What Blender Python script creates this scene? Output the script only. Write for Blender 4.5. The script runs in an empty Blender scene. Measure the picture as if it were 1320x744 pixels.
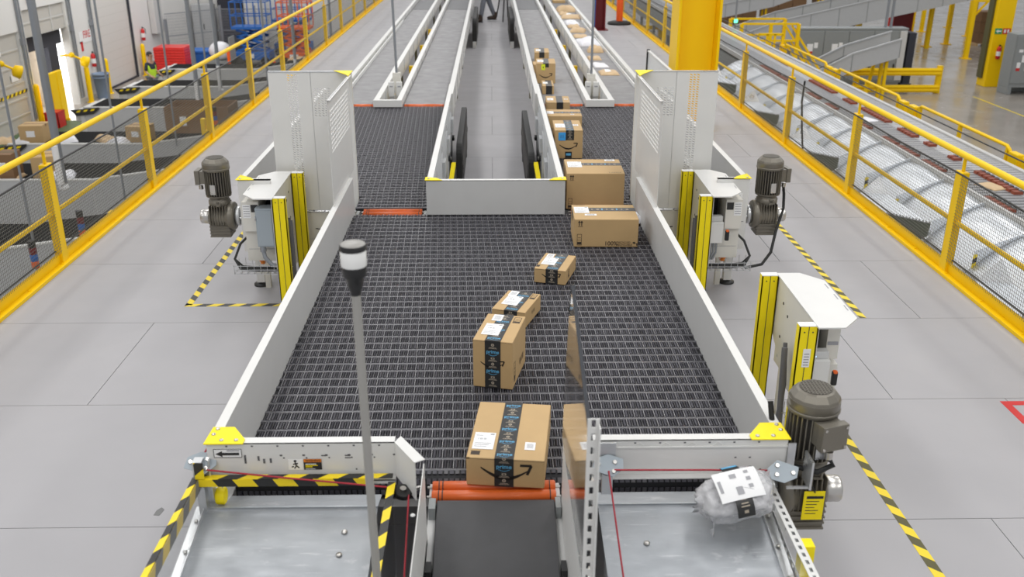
import bpy, bmesh, math, random
from mathutils import Vector, Matrix, Euler
random.seed(7)
SC = bpy.context.scene
COL = SC.collection
PI = math.pi

# ------------------------------------------------------------------ materials
def lin(c):
    return tuple((v/12.92 if v <= .04045 else ((v+.055)/1.055)**2.4) for v in c)
def rgb(r, g, b):
    return lin((r/255., g/255., b/255.))
def mat(name, col, rough=.5, metal=0., var=.06, scale=8., bump=0., bscale=60., spec=.5, trans=0., alpha=1., emit=None, estr=0., ior=1.45, coat=0.):
    m = bpy.data.materials.new(name); m.use_nodes = True
    nt = m.node_tree; b = nt.nodes['Principled BSDF']
    b.inputs['Roughness'].default_value = rough
    b.inputs['Metallic'].default_value = metal
    b.inputs['Specular IOR Level'].default_value = spec
    b.inputs['IOR'].default_value = ior
    b.inputs['Transmission Weight'].default_value = trans
    b.inputs['Alpha'].default_value = alpha
    b.inputs['Coat Weight'].default_value = coat
    if emit:
        b.inputs['Emission Color'].default_value = (*emit, 1); b.inputs['Emission Strength'].default_value = estr
    tc = nt.nodes.new('ShaderNodeTexCoord')
    n = nt.nodes.new('ShaderNodeTexNoise'); n.inputs['Scale'].default_value = scale; n.inputs['Detail'].default_value = 4
    nt.links.new(tc.outputs['Object'], n.inputs['Vector'])
    mx = nt.nodes.new('ShaderNodeMix'); mx.data_type = 'RGBA'
    mx.inputs['A'].default_value = (*[max(0, c*(1-var)) for c in col], 1)
    mx.inputs['B'].default_value = (*[min(1, c*(1+var)) for c in col], 1)
    nt.links.new(n.outputs['Fac'], mx.inputs['Factor'])
    nt.links.new(mx.outputs['Result'], b.inputs['Base Color'])
    if bump:
        n2 = nt.nodes.new('ShaderNodeTexNoise'); n2.inputs['Scale'].default_value = bscale
        nt.links.new(tc.outputs['Object'], n2.inputs['Vector'])
        bp = nt.nodes.new('ShaderNodeBump'); bp.inputs['Strength'].default_value = bump; bp.inputs['Distance'].default_value = .01
        nt.links.new(n2.outputs['Fac'], bp.inputs['Height']); nt.links.new(bp.outputs['Normal'], b.inputs['Normal'])
    return m
def rough_noise(m, scale, lo, hi, stretch=(1, 1, 1)):
    nt = m.node_tree; b = nt.nodes['Principled BSDF']
    tc = nt.nodes.new('ShaderNodeTexCoord'); mp = nt.nodes.new('ShaderNodeMapping'); mp.inputs['Scale'].default_value = stretch
    n = nt.nodes.new('ShaderNodeTexNoise'); n.inputs['Scale'].default_value = scale; n.inputs['Detail'].default_value = 6
    r = nt.nodes.new('ShaderNodeMapRange'); r.inputs['From Min'].default_value = .3; r.inputs['From Max'].default_value = .7
    r.inputs['To Min'].default_value = lo; r.inputs['To Max'].default_value = hi
    nt.links.new(tc.outputs['Object'], mp.inputs['Vector']); nt.links.new(mp.outputs['Vector'], n.inputs['Vector'])
    nt.links.new(n.outputs['Fac'], r.inputs['Value']); nt.links.new(r.outputs['Result'], b.inputs['Roughness'])
    return m

M = {}
M['deck'] = rough_noise(mat('deck_panel', (.395, .387, .402), .55, var=.05, scale=1.3), 3., .45, .65)
M['seam'] = mat('deck_seam', (.12, .12, .125), .7)
M['concrete'] = rough_noise(mat('polished_concrete', (.33, .30, .265), .2, var=.25, scale=.5), 1.2, .1, .3)
M['white'] = mat('white_powder_coat', (.72, .715, .695), .35, var=.03)
M['lane_grey'] = mat('grey_lane_paint', (.50, .51, .52), .45, var=.05)
M['cream'] = mat('cream_paint', (.72, .70, .64), .4, var=.03)
M['galv'] = rough_noise(mat('galvanised_steel', (.66, .67, .68), .35, metal=.85, var=.12, scale=5), 7., .22, .5)
M['sheet'] = rough_noise(mat('chute_sheet', (.39, .41, .435), .45, metal=.55, var=.25, scale=5), 9., .36, .62, (1, 3, 1))
def scuff(m, col, lo, hi, scale, stretch, w_=.7):
    """worn scuffs and scratches over the base colour of bare metal"""
    nt = m.node_tree; b = nt.nodes['Principled BSDF']; src = b.inputs['Base Color'].links[0].from_socket
    tc = nt.nodes.new('ShaderNodeTexCoord'); mp = nt.nodes.new('ShaderNodeMapping'); mp.inputs['Scale'].default_value = stretch; mp.inputs['Rotation'].default_value = (0, 0, .5)
    n = nt.nodes.new('ShaderNodeTexNoise'); n.inputs['Scale'].default_value = scale; n.inputs['Detail'].default_value = 7; n.inputs['Roughness'].default_value = .65
    r = nt.nodes.new('ShaderNodeMapRange'); r.inputs['From Min'].default_value = lo; r.inputs['From Max'].default_value = hi; r.inputs['To Max'].default_value = w_
    mx = nt.nodes.new('ShaderNodeMix'); mx.data_type = 'RGBA'; mx.inputs['B'].default_value = (*col, 1)
    nt.links.new(tc.outputs['Object'], mp.inputs['Vector']); nt.links.new(mp.outputs['Vector'], n.inputs['Vector']); nt.links.new(n.outputs['Fac'], r.inputs['Value'])
    nt.links.new(r.outputs['Result'], mx.inputs['Factor']); nt.links.new(src, mx.inputs['A']); nt.links.new(mx.outputs['Result'], b.inputs['Base Color']); return m
scuff(M['sheet'], (.62, .63, .64), .60, .70, 5., (1, 1.6, 1)); scuff(M['sheet'], (.60, .61, .62), .60, .68, 4., (1.5, 22, 1), .5); scuff(M['sheet'], (.16, .165, .17), .64, .74, 7., (1, 1, 1), .4)
scuff(M['deck'], (.30, .295, .30), .66, .76, 2.2, (1, 1, 1), .35)
M['chute'] = mat('spiral_chute_steel', (.78, .81, .85), .34, metal=.5, var=.08, scale=2)
M['steel'] = mat('bright_steel', (.6, .58, .55), .28, metal=1., var=.06)
M['motor'] = mat('motor_grey_paint', rgb(122, 117, 107), .34, metal=.35, var=.06, scale=12)
M['motor_dark'] = mat('motor_dark_gap', rgb(58, 54, 50), .5, metal=.2)
M['belt'] = mat('dark_belt_plastic', (.008, .008, .011), .5, var=.2, scale=30)
M['roller'] = mat('grey_belt_roller', (.066, .064, .078), .42, var=.15, scale=40)
M['rib'] = mat('belt_link_rib', (.112, .11, .12), .4, var=.1, scale=40)
M['web'] = mat('light_belt_web', (.28, .275, .29), .4, var=.1, scale=40)
M['smooth'] = rough_noise(mat('grey_lane_belt', (.235, .23, .235), .5, var=.06, scale=4), 6., .4, .6)
M['smooth_shaded'] = mat('shaded_lane_belt', (.13, .13, .135), .5, var=.08, scale=4)  # shade over the far belts, painted in as a darker grey
M['takeaway'] = rough_noise(mat('black_takeaway_belt', (.062, .062, .066), .5, var=.15, scale=20, bump=.15, bscale=400), 5., .38, .6)
scuff(M['takeaway'], (.12, .12, .12), .62, .74, 3., (1, 12, 1), .3)
M['orange'] = mat('orange_roller', (.66, .118, .018), .3, var=.12, scale=25)
M['yellow'] = mat('safety_yellow_paint', (.98, .62, .002), .4, var=.04, scale=3, spec=.3)
M['bright_yellow'] = mat('bright_yellow_guard', (1.0, .79, .0), .5, var=.03)
M['tape_yellow'] = mat('tape_yellow', (.90, .68, .015), .4, var=.04)
M['tape_black'] = mat('tape_black', (.028, .028, .028), .4)
M['tape_olive'] = mat('worn_tape_black', (.10, .09, .03), .5)
M['black'] = mat('black_plastic', (.02, .02, .021), .4)
M['rubber'] = mat('black_rubber', (.018, .018, .018), .6)
M['card'] = mat('kraft_cardboard', (.535, .36, .172), .65, var=.05, scale=14)
M['card_dark'] = mat('brown_cardboard', (.235, .135, .068), .65, var=.08, scale=6)
M['card_print'] = mat('box_ink', (.045, .03, .02), .6)
M['smile_ink'] = mat('black_box_ink', (.02, .015, .012), .55)
M['kraft'] = mat('kraft_mailer_paper', (.60, .43, .25), .6, var=.08, scale=20, bump=.3, bscale=30)
M['label'] = mat('white_label', (.86, .86, .86), .5, var=.02)
M['label_print'] = mat('grey_label_print', (.36, .36, .38), .5)
M['tape_blue'] = mat('tape_blue_print', (.12, .42, .68), .45)
M['tape_beige'] = mat('tape_beige_print', (.42, .36, .28), .45)
M['blue_sticker'] = mat('blue_sticker', (.05, .36, .80), .5)
M['lime_sticker'] = mat('lime_sticker', (.75, .85, .03), .5)
M['poly_white'] = mat('white_poly_mailer', (.80, .80, .84), .3, var=.05, bump=.4, bscale=18)
M['film'] = mat('clear_poly_film', (.93, .93, .95), .10, trans=.68, bump=1., bscale=30, ior=1.3, coat=.5)
M['garment'] = mat('grey_wrapped_goods', (.84, .83, .86), .6, var=.4, scale=40)
M['clear'] = mat('clear_polycarbonate', (.97, .98, .98), .04, trans=1., ior=1.3, var=0)
M['red_cord'] = mat('red_pull_cord', (.38, .02, .035), .5)
M['maroon'] = mat('maroon_paint', (.16, .008, .014), .4)
M['orange_post'] = mat('orange_plastic', (.90, .12, .015), .4)
M['red'] = mat('red_paint', (.60, .02, .02), .4)
M['red_crate'] = mat('red_wrapped_plastic', (.72, .035, .03), .28, var=.25, scale=12, bump=.4, bscale=14)
M['blue'] = mat('blue_paint', (.02, .13, .45), .45)
M['blue_grey'] = mat('blue_grey_plastic', (.21, .28, .40), .45)
M['lift_orange'] = mat('lift_orange', (.75, .13, .02), .45)
M['cab_grey'] = mat('cabinet_grey', (.27, .285, .285), .4, var=.04)
M['cab_mid'] = mat('panel_mid_grey', (.60, .60, .59), .4, var=.04)
M['box_blue_grey'] = mat('junction_box_grey', (.36, .41, .45), .4, var=.03)
M['wall'] = mat('white_wall_panel', (.74, .73, .71), .6, var=.04, scale=.6)
M['door'] = mat('dock_door_grey', (.54, .52, .48), .5, var=.04)
M['door_white'] = mat('roll_door_white', (.66, .64, .61), .5, var=.03)
M['daylight'] = mat('daylight_outside', (1, 1, 1), .5, emit=(1, 1, 1), estr=5.)
M['dock_dark'] = mat('dock_seal_dark', (.035, .037, .05), .7)
M['dock_inner'] = mat('truck_inside', (.60, .50, .38), .6)
M['green'] = mat('green_dock_mat', (.07, .12, .05), .6)
M['lamp_white'] = mat('lamp_white_lens', (.88, .88, .86), .25)
M['led'] = mat('blue_screen', (.1, .2, .5), .3, emit=(.45, .7, 1.), estr=2.5)
M['led_green'] = mat('green_led', (.1, .8, .3), .3, emit=(.1, 1., .4), estr=3.)
M['shoe'] = mat('rust_sorter_shoe', (.25, .055, .026), .5, var=.15)
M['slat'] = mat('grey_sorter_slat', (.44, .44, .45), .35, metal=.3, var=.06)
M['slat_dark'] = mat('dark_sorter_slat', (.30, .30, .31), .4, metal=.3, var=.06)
M['jeans'] = mat('grey_trousers', (.16, .17, .20), .8, var=.3, scale=12)
M['boot'] = mat('brown_boot_leather', (.05, .032, .024), .5)
M['skin'] = mat('skin', (.48, .28, .19), .5)
M['hair'] = mat('dark_hair', (.018, .014, .012), .5)
M['hivis'] = mat('hi_vis_yellow', (.62, .95, .05), .6)
M['dark_shirt'] = mat('dark_shirt', (.03, .035, .05), .8)
M['cable'] = mat('grey_cable', (.15, .15, .16), .5)
M['pole'] = mat('grey_pole_paint', (.34, .33, .31), .4)
M['conduit'] = mat('grey_conduit', (.30, .32, .35), .35, metal=.4)
M['warn_orange'] = mat('warning_orange', (.75, .22, .02), .5)
M['sign_green'] = mat('sign_green', (.01, .32, .14), .5)
M['sign_blue'] = mat('sign_blue', (.06, .15, .35), .5)
M['tape_veiled'] = mat('veiled_tape_yellow', (.56, .43, .13), .5, var=.1)  # veil of the clear sheet over the inner stripes, put into the colour
M['tape_grey'] = mat('veiled_tape_and_scrap_grey', (.17, .17, .17), .5, var=.1)  # same painted veil on the black stripes; plain grey on the tape scrap
M['dock_belt'] = mat('dull_black_belt', (.012, .012, .013), .85, spec=.1)
M['wire'] = mat('dark_wire_mesh', (.17, .165, .14), .45, metal=.5)
M['brace'] = mat('dark_olive_steel', (.17, .19, .15), .5, metal=.3)  # dark green-grey of the catch pan aprons

# ------------------------------------------------------------------ mesh builder
_text_cache = {}
def text_mesh(s):
    if s in _text_cache: return _text_cache[s]
    cu = bpy.data.curves.new('txt', 'FONT'); cu.body = s; cu.align_x = 'CENTER'; cu.align_y = 'CENTER'; cu.resolution_u = 3; cu.offset = .016
    o = bpy.data.objects.new('txt', cu); COL.objects.link(o)
    dg = bpy.context.evaluated_depsgraph_get(); dg.update()
    me = bpy.data.meshes.new_from_object(o.evaluated_get(dg))
    vs = [v.co.copy() for v in me.vertices]; fs = [tuple(p.vertices) for p in me.polygons]
    bpy.data.objects.remove(o); bpy.data.curves.remove(cu); bpy.data.meshes.remove(me)
    _text_cache[s] = (vs, fs); return vs, fs

class MB:
    def __init__(s): s.v = []; s.f = []; s.m = []; s.sm = []
    def add(s, vs, fs, m=0, smooth=False):
        o = len(s.v); s.v += [Vector(p) for p in vs]
        for f in fs: s.f.append(tuple(i+o for i in f)); s.m.append(m); s.sm.append(smooth)
        return s
    def box(s, x0, x1, y0, y1, z0, z1, m=0):
        vs = [(x, y, z) for z in (z0, z1) for y in (y0, y1) for x in (x0, x1)]
        return s.add(vs, [(0, 2, 3, 1), (4, 5, 7, 6), (0, 1, 5, 4), (2, 6, 7, 3), (0, 4, 6, 2), (1, 3, 7, 5)], m)
    def bar(s, p0, p1, w, h, m=0, up=(0, 0, 1)):
        p0 = Vector(p0); p1 = Vector(p1); d = (p1-p0).normalized(); up = Vector(up)
        if abs(d.dot(up)) > .98: up = Vector((0, 1, 0))
        a = d.cross(up).normalized()*w/2; b = a.cross(d).normalized()*h/2
        vs = [p+i*a+j*b for p in (p0, p1) for i, j in ((-1, -1), (1, -1), (1, 1), (-1, 1))]
        return s.add(vs, [(0, 3, 2, 1), (4, 5, 6, 7), (0, 1, 5, 4), (1, 2, 6, 5), (2, 3, 7, 6), (3, 0, 4, 7)], m)
    def prism(s, pts, ext, m=0):
        pts = [Vector(p) for p in pts]; ext = Vector(ext); n = len(pts)
        vs = pts+[p+ext for p in pts]
        fs = [tuple(range(n))[::-1], tuple(range(n, 2*n))]+[(i, (i+1) % n, n+(i+1) % n, n+i) for i in range(n)]
        return s.add(vs, fs, m)
    def cyl(s, p0, p1, r0, r1=None, n=16, m=0, caps=True, smooth=True):
        r1 = r0 if r1 is None else r1
        p0 = Vector(p0); p1 = Vector(p1); d = (p1-p0).normalized()
        a = d.orthogonal().normalized(); b = d.cross(a)
        vs = [p+r*(math.cos(2*PI*i/n)*a+math.sin(2*PI*i/n)*b) for p, r in ((p0, r0), (p1, r1)) for i in range(n)]
        s.add(vs, [(i, (i+1) % n, n+(i+1) % n, n+i) for i in range(n)], m, smooth)
        if caps:
            s.add(vs[:n], [tuple(range(n))[::-1]], m); s.add(vs[n:], [tuple(range(n))], m)
        return s
    def lathe(s, prof, c=(0, 0, 0), axis=(0, 0, 1), n=24, m=0, smooth=True):
        c = Vector(c); d = Vector(axis).normalized(); a = d.orthogonal().normalized(); b = d.cross(a)
        vs = [c+d*z+max(r, 1e-4)*(math.cos(2*PI*i/n)*a+math.sin(2*PI*i/n)*b) for r, z in prof for i in range(n)]
        fs = [(k*n+i, k*n+(i+1) % n, (k+1)*n+(i+1) % n, (k+1)*n+i) for k in range(len(prof)-1) for i in range(n)]
        s.add(vs, fs, m, smooth)
        s.add(vs[:n], [tuple(range(n))[::-1]], m); s.add(vs[-n:], [tuple(range(n))], m)
        return s
    def tube(s, path, r, n=8, m=0, smooth=True):
        path = [Vector(p) for p in path]; k = len(path); rings = []
        a = None
        for i, p in enumerate(path):
            d = (path[min(i+1, k-1)]-path[max(i-1, 0)]).normalized()
            a = d.orthogonal().normalized() if a is None else (a-d*a.dot(d)).normalized()
            b = d.cross(a); rr = r[i] if isinstance(r, (list, tuple)) else r
            rings += [p+rr*(math.cos(2*PI*j/n)*a+math.sin(2*PI*j/n)*b) for j in range(n)]
        fs = [(i*n+j, i*n+(j+1) % n, (i+1)*n+(j+1) % n, (i+1)*n+j) for i in range(k-1) for j in range(n)]
        s.add(rings, fs, m, smooth)
        s.add(rings[:n], [tuple(range(n))[::-1]], m); s.add(rings[-n:], [tuple(range(n))], m)
        return s
    def ball(s, c, r, m=0, n=16, k=10, sc=(1, 1, 1)):
        c = Vector(c); prof = [(math.sin(PI*i/k), -math.cos(PI*i/k)) for i in range(k+1)]
        vs = [c+Vector((r*sc[0]*max(q, 1e-4)*math.cos(2*PI*j/n), r*sc[1]*max(q, 1e-4)*math.sin(2*PI*j/n), r*sc[2]*z)) for q, z in prof for j in range(n)]
        fs = [(i*n+j, i*n+(j+1) % n, (i+1)*n+(j+1) % n, (i+1)*n+j) for i in range(k) for j in range(n)]
        return s.add(vs, fs, m, True)
    def text(s, t, size, o, u, v, m=0):
        vs, fs = text_mesh(t); o = Vector(o); u = Vector(u).normalized()*size; v = Vector(v).normalized()*size
        return s.add([o+u*p.x+v*p.y for p in vs], fs, m)
    def build(s, name, mats, parent=None, bevel=0., seg=2, recalc=True, loc=None):
        me = bpy.data.meshes.new(name); me.from_pydata([tuple(p) for p in s.v], [], s.f)
        mats = mats if isinstance(mats, (list, tuple)) else [mats]
        for m in mats: me.materials.append(M[m] if isinstance(m, str) else m)
        for p, i, q in zip(me.polygons, s.m, s.sm): p.material_index = i; p.use_smooth = q
        if recalc:
            bm = bmesh.new(); bm.from_mesh(me); bmesh.ops.recalc_face_normals(bm, faces=bm.faces); bm.to_mesh(me); bm.free()
        o = bpy.data.objects.new(name, me); COL.objects.link(o)
        if parent: o.parent = parent
        if loc: o.location = loc
        if bevel:
            b = o.modifiers.new('bevel', 'BEVEL'); b.width = bevel; b.segments = seg; b.limit_method = 'ANGLE'; b.angle_limit = .7
        return o

def tag(o, label, cat, group=None, kind=None):
    o['label'] = label; o['category'] = cat
    if group: o['group'] = group
    if kind: o['kind'] = kind
    return o
def thing(name, label, cat, loc=(0, 0, 0), rz=0., group=None, kind=None):
    o = bpy.data.objects.new(name, None); COL.objects.link(o); o.empty_display_size = .1
    o.location = loc; o.rotation_euler = (0, 0, rz)
    return tag(o, label, cat, group, kind)
def struct(o):
    o['kind'] = 'structure'; return o

def clip_s(poly, lo, hi):
    def half(P, f):
        out = []
        for i in range(len(P)):
            a, b = P[i], P[(i+1) % len(P)]; fa, fb = f(a), f(b)
            if fa >= 0: out.append(a)
            if (fa >= 0) != (fb >= 0):
                t = fa/(fa-fb); out.append((a[0]+t*(b[0]-a[0]), a[1]+t*(b[1]-a[1])))
        return out
    P = half(poly, lambda p: p[0]-lo)
    return half(P, lambda p: hi-p[0]) if P else P
def hazard(mb, p0, p1, wdir, width, nrm, pitch=.1, slant=.06, th=.0012, ms=(0, 1), phase=0.):
    """diagonal yellow and black stripes along p0-p1, as thin tape"""
    p0 = Vector(p0); p1 = Vector(p1); L = (p1-p0).length; d = (p1-p0)/L; w = Vector(wdir).normalized(); n = Vector(nrm).normalized()*th
    k0 = -int(slant/pitch)-2; s = k0*pitch+phase; i = 0
    while s < L+abs(slant):
        poly = clip_s([(s, 0), (s+pitch, 0), (s+pitch+slant, width), (s+slant, width)], 0, L)
        if len(poly) > 2: mb.prism([p0+d*a+w*b for a, b in poly], n, ms[i % 2])
        s += pitch; i += 1

def smile(mb, P, cu, cv, w, m=0, th=.0007):
    """curved arrow printed on a carton face; P(u, v, off) gives the point"""
    h = w*.19; N = 18
    top = []; bot = []
    for i in range(N+1):
        t = i/N; u = cu-w/2+w*.93*t; v = cv+h*.5-h*1.25*math.sin(PI*(.02+.93*t))**1.0*(1 if t < .5 else 1)
        wd = w*(.016+.066*math.sin(PI*min(1, t*.9+.08)))
        top.append((u, v+wd*.5)); bot.append((u, v-wd*.5))
    for i in range(N):
        q = [bot[i], bot[i+1], top[i+1], top[i]]
        mb.prism([P(u, v, .0003) for u, v in q], P(0, 0, .001)-P(0, 0, .0003), m)
    ex, ey = top[-1]; ey -= w*.01
    for (a, b) in (((ex-.17*w, ey+.10*w), (ex+.05*w, ey+.105*w)), ((ex+.045*w, ey+.105*w), (ex-.035*w, ey-.10*w))):
        dx, dy = b[0]-a[0], b[1]-a[1]; l = math.hypot(dx, dy); nx, ny = -dy/l*w*.026, dx/l*w*.026
        q = [(a[0]-nx, a[1]-ny), (b[0]-nx, b[1]-ny), (b[0]+nx, b[1]+ny), (a[0]+nx, a[1]+ny)]
        mb.prism([P(u, v, .0004) for u, v in q], P(0, 0, .0011)-P(0, 0, .0004), m)
# ------------------------------------------------------------------ camera, light
cd = bpy.data.cameras.new('camera'); cam = bpy.data.objects.new('camera', cd); COL.objects.link(cam); SC.camera = cam
F_PX = 1218.36; cd.sensor_width = 36.; cd.lens = F_PX*36./1320.; cd.clip_end = 300.
ti, ya, ro = math.radians(21.8476), math.radians(1.2478), math.radians(.16695)
fw = Vector((math.sin(ya)*math.cos(ti), math.cos(ya)*math.cos(ti), -math.sin(ti)))
r0 = fw.cross(Vector((0, 0, 1))).normalized(); u0 = r0.cross(fw)
rv = math.cos(ro)*r0+math.sin(ro)*u0; uv = -math.sin(ro)*r0+math.cos(ro)*u0
cam.matrix_world = Matrix(((rv.x, uv.x, -fw.x, 0), (rv.y, uv.y, -fw.y, 0), (rv.z, uv.z, -fw.z, 2.77), (0, 0, 0, 1)))
cd.dof.use_dof = True; cd.dof.focus_distance = 5.6; cd.dof.aperture_fstop = 3.2

w = bpy.data.worlds.new('hall_light'); SC.world = w; w.use_nodes = True
bg = w.node_tree.nodes['Background']; bg.inputs['Color'].default_value = (.95, .97, 1., 1); bg.inputs['Strength'].default_value = .52
def area(x, y, z, sx, sy, power, rx=0., ry=0., col=(1, .985, .96)):
    l = bpy.data.lights.new('ceiling_lamp', 'AREA'); l.shape = 'RECTANGLE'; l.size = sx; l.size_y = sy; l.energy = power; l.color = col
    o = bpy.data.objects.new('ceiling_lamp', l); COL.objects.link(o); o.location = (x, y, z); o.rotation_euler = (rx, ry, 0)
    return o
for yy in (-2.5, 5.5, 13.5, 22., 32., 44.):
    for xx in (-9., -3., 3., 9.):
        area(xx, yy, 8.2, 1.3, 5., 160)
for yy in (18., 34., 50.):
    for xx in (16., 24.): area(xx, yy, 7., 1.2, 5., 165)
area(-12.4, 34., 3.4, 5., 14., 330, 0, math.radians(15))

vs = SC.view_settings; vs.view_transform = 'Standard'; vs.look = 'None'; vs.gamma = 1.; vs.exposure = 0.
try: vs.use_curve_mapping = False
except Exception: pass

# ------------------------------------------------------------------ deck and lower floor
mb = MB(); g = .0022
Y0 = -1.04; ROWS = 40
XL, XR = -3.62, 3.74
for k in range(ROWS):
    ya_, yb_ = Y0+1.22*k, Y0+1.22*(k+1)
    br = [XL, -2.44, 0., 2.44, XR] if k % 2 == 1 else [XL, -1.22, 1.22, 3.13, XR]
    for a, b in zip(br[:-1], br[1:]): mb.box(a+g, b-g, ya_+g, yb_-g, -.02, 0., 0)
mb.box(XL, XR, Y0, Y0+1.22*ROWS, -.05, -.0035, 1)
mb.box(XL, XL+.12, Y0, Y0+1.22*ROWS, -.35, -.05, 1); mb.box(XR-.12, XR, Y0, Y0+1.22*ROWS, -.35, -.05, 1)
struct(mb.build('floor', ['deck', 'seam']))
ZL = -3.4
struct(MB().box(-30, 60, -8, 90, ZL-.2, ZL).build('floor_lower', 'concrete'))

# ------------------------------------------------------------------ belts
def link_belt(mb, x0, x1, y0, y1, z):
    """modular belt: dark bed, grey rollers lying along the belt, light link ribs (surface pattern of one belt)"""
    P = .0806; C = .0228; rows = int(round((y1-y0)/P)); P = (y1-y0)/rows
    mb.box(x0, x1, y0, y1, z-.03, z-.013, 0)
    for j in range(rows):
        a = y0+j*P; sh = ((j*.0035) % (2*C))
        mb.prism([(x0, a-.006, z-.014), (x0, a+.013, z-.014), (x0, a+.011, z-.004), (x0, a-.004, z-.004)], (x1-x0, 0, 0), 2)
        for i in range(int((x1-x0)/C)+3):
            cx = x0-sh+i*C+.006
            if cx < x0+.003 or cx > x1-.02: continue
            # rib between rollers, every second one taller and lighter
            if i % 2: mb.box(cx-.0010, cx+.0010, a+.010, a+P-.006, z-.014, z-.005, 2)
            else: mb.box(cx-.0013, cx+.0013, a+.010, a+P-.006, z-.014, z-.0015, 3)
            # hinge knuckle
            mb.add([(cx+.004, a+.011, z-.004), (cx+.018, a+.011, z-.004), (cx+.011, a+.021, z-.006)], [(0, 1, 2)], 2)
            r = .0040 if (i//2+2*j) % 3 == 0 else .0062; rx = cx+C/2; n = 4
            ya_, yb_ = a+.014, a+P-.007
            v = []
            for yy in (ya_, yb_):
                for k in range(n+1):
                    t = PI*k/n; v.append((rx-r*math.cos(t), yy, z-.0125+.0125*math.sin(t)))
            mb.add(v, [(k, k+1, n+2+k, n+1+k) for k in range(n)]+[tuple(range(n, -1, -1)), tuple(range(n+1, 2*n+2))], 1)

ZB = .65; ZW = .915; CX = .02
XWL, XWR = -1.05, 1.09          # belt edges
conv = thing('belt_conveyor', 'wide dark link-belt conveyor between white side walls in the middle, carrying brown cartons', 'conveyor', (0, 0, 0))
mb = MB(); link_belt(mb, XWL+.012, XWR-.012, 3.31, 6.80, ZB)
# nose of the belt, curling down at the near end
N = 8
for i in range(N):
    t0, t1 = PI*i/N*.9, PI*(i+1)/N*.9
    p = lambda t: (3.31-.062*math.sin(t), ZB-.066+.062*math.cos(t))
    (ya_, za), (yb_, zb_) = p(t0), p(t1)
    mb.add([(XWL+.012, ya_, za), (XWR-.012, ya_, za), (XWR-.012, yb_, zb_), (XWL+.012, yb_, zb_)], [(0, 1, 2, 3)], 0)
    if i % 2 == 0:
        x = XWL+.02
        while x < XWR-.04:
            mb.prism([(x, ya_, za), (x+.016, ya_, za), (x+.016, yb_, zb_), (x, yb_, zb_)], (0, -.006, .003), 1 if int(x*100) % 5 else 2); x += .023
mb.build('belt', ['belt', 'roller', 'rib', 'web'], conv, recalc=False)
def wall_c(x_in, x_out, y0, y1, z0, z1, lip=.045):
    m = MB(); s = 1 if x_out > x_in else -1
    m.box(min(x_in, x_in+s*.004), max(x_in, x_in+s*.004), y0, y1, z0, z1-.003, 1)
    m.box(min(x_in-s*.002, x_out), max(x_in-s*.002, x_out), y0, y1, z1-.006, z1, 0)
    m.box(min(x_out, x_out-s*.004), max(x_out, x_out-s*.004), y0, y1, z0+.28, z1-.006, 0)
    m.box(min(x_in, x_out), max(x_in, x_out), y0, y1, z0-.02, z0, 0)
    return m
wall_c(XWL+.012, XWL-.025, 3.10, 6.86, ZB-.02, ZW).build('side_wall', ['white', 'cab_mid'], conv, .0015)
wall_c(XWR-.012, XWR+.025, 3.10, 6.86, ZB-.02, ZW).build('side_wall', ['white', 'cab_mid'], conv, .0015)
m = MB()
for s, x in ((-1, XWL-.024), (1, XWR+.024)):
    m.box(min(x, x+s*.05), max(x, x+s*.05), 3.12, 6.86, .42, .63, 0)
    for y in (3.35, 4.5, 5.6, 6.6): m.box(min(x-s*.03, x+s*.03), max(x-s*.03, x+s*.03), y-.03, y+.03, .03, .43, 0)
for y in (3.35, 4.5, 5.6, 6.6): m.box(XWL, XWR, y-.025, y+.025, .46, .54, 0)
m.build('frame', 'white', conv)
for s, x in ((-1, XWL-.024), (1, XWR+.024)):
    for y in (3.35, 4.5, 5.6, 6.6):
        MB().lathe([(.05, 0), (.05, .012), (.02, .022), (.012, .024), (.012, .06)], (x, y, 0)).build('levelling_foot', 'black', conv)
# near end panels
def holes(m, spots, y, mi=1):
    for (x, z, w_, h_) in spots: m.box(x-w_/2, x+w_/2, y-.0012, y-.0002, z-h_/2, z+h_/2, mi)
YP = 3.085
m = MB(); m.box(XWL-.025, -.372, YP-.002, YP+.002, .768, ZW, 0); m.box(XWL-.025, -.372, YP-.002, YP+.042, ZW-.004, ZW, 0)
m.box(XWL-.025, -.372, YP-.03, YP+.002, .764, .768, 0); m.box(XWL-.025, -.372, YP-.03, YP-.027, .752, .768, 0)
m.prism([(-.372, YP-.002, .768), (-.372, YP-.002, ZW), (-.287, 2.95, ZW), (-.287, 2.95, .745)], (.003, .003, 0), 0)
m.prism([(-.372, YP-.002, ZW-.003), (-.352, YP+.042, ZW-.003), (-.25, 2.962, ZW-.003), (-.287, 2.94, ZW-.003)], (0, 0, .004), 0)
hs = []
for i in range(7): hs.append((-1.0+i*.095, ZW-.012, .008, .006))
for i in range(6):
    hs.append((-.93+i*.1, .775, .008, .006)); hs.append((-.80+i*.085, .862, .01, .007)); hs.append((-.79+i*.085, .851, .006, .006))
for (x, z) in ((-.935, .855), (-.935, .838), (-.885, .85), (-.865, .838), (-.84, .84)): hs.append((x, z, .008, .02))
hs += [(-.55, .86, .022, .005), (-.55, .85, .022, .005), (-.47, .85, .022, .005), (-.64, .86, .02, .005), (-.66, .835, .006, .006), (-.52, .80, .006, .006)]
holes(m, hs, YP-.002)
m.build('end_panel', ['white', 'seam'], conv, .001)
m = MB(); m.box(.345, XWR+.025, YP-.002, YP+.002, .765, ZW, 0); m.box(.345, XWR+.025, YP-.002, YP+.042, ZW-.004, ZW, 0)
m.box(.345, XWR+.025, YP-.03, YP+.002, .760, .765, 0); m.box(.345, XWR+.025, YP-.008, YP+.002, .882, .888, 0)
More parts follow.
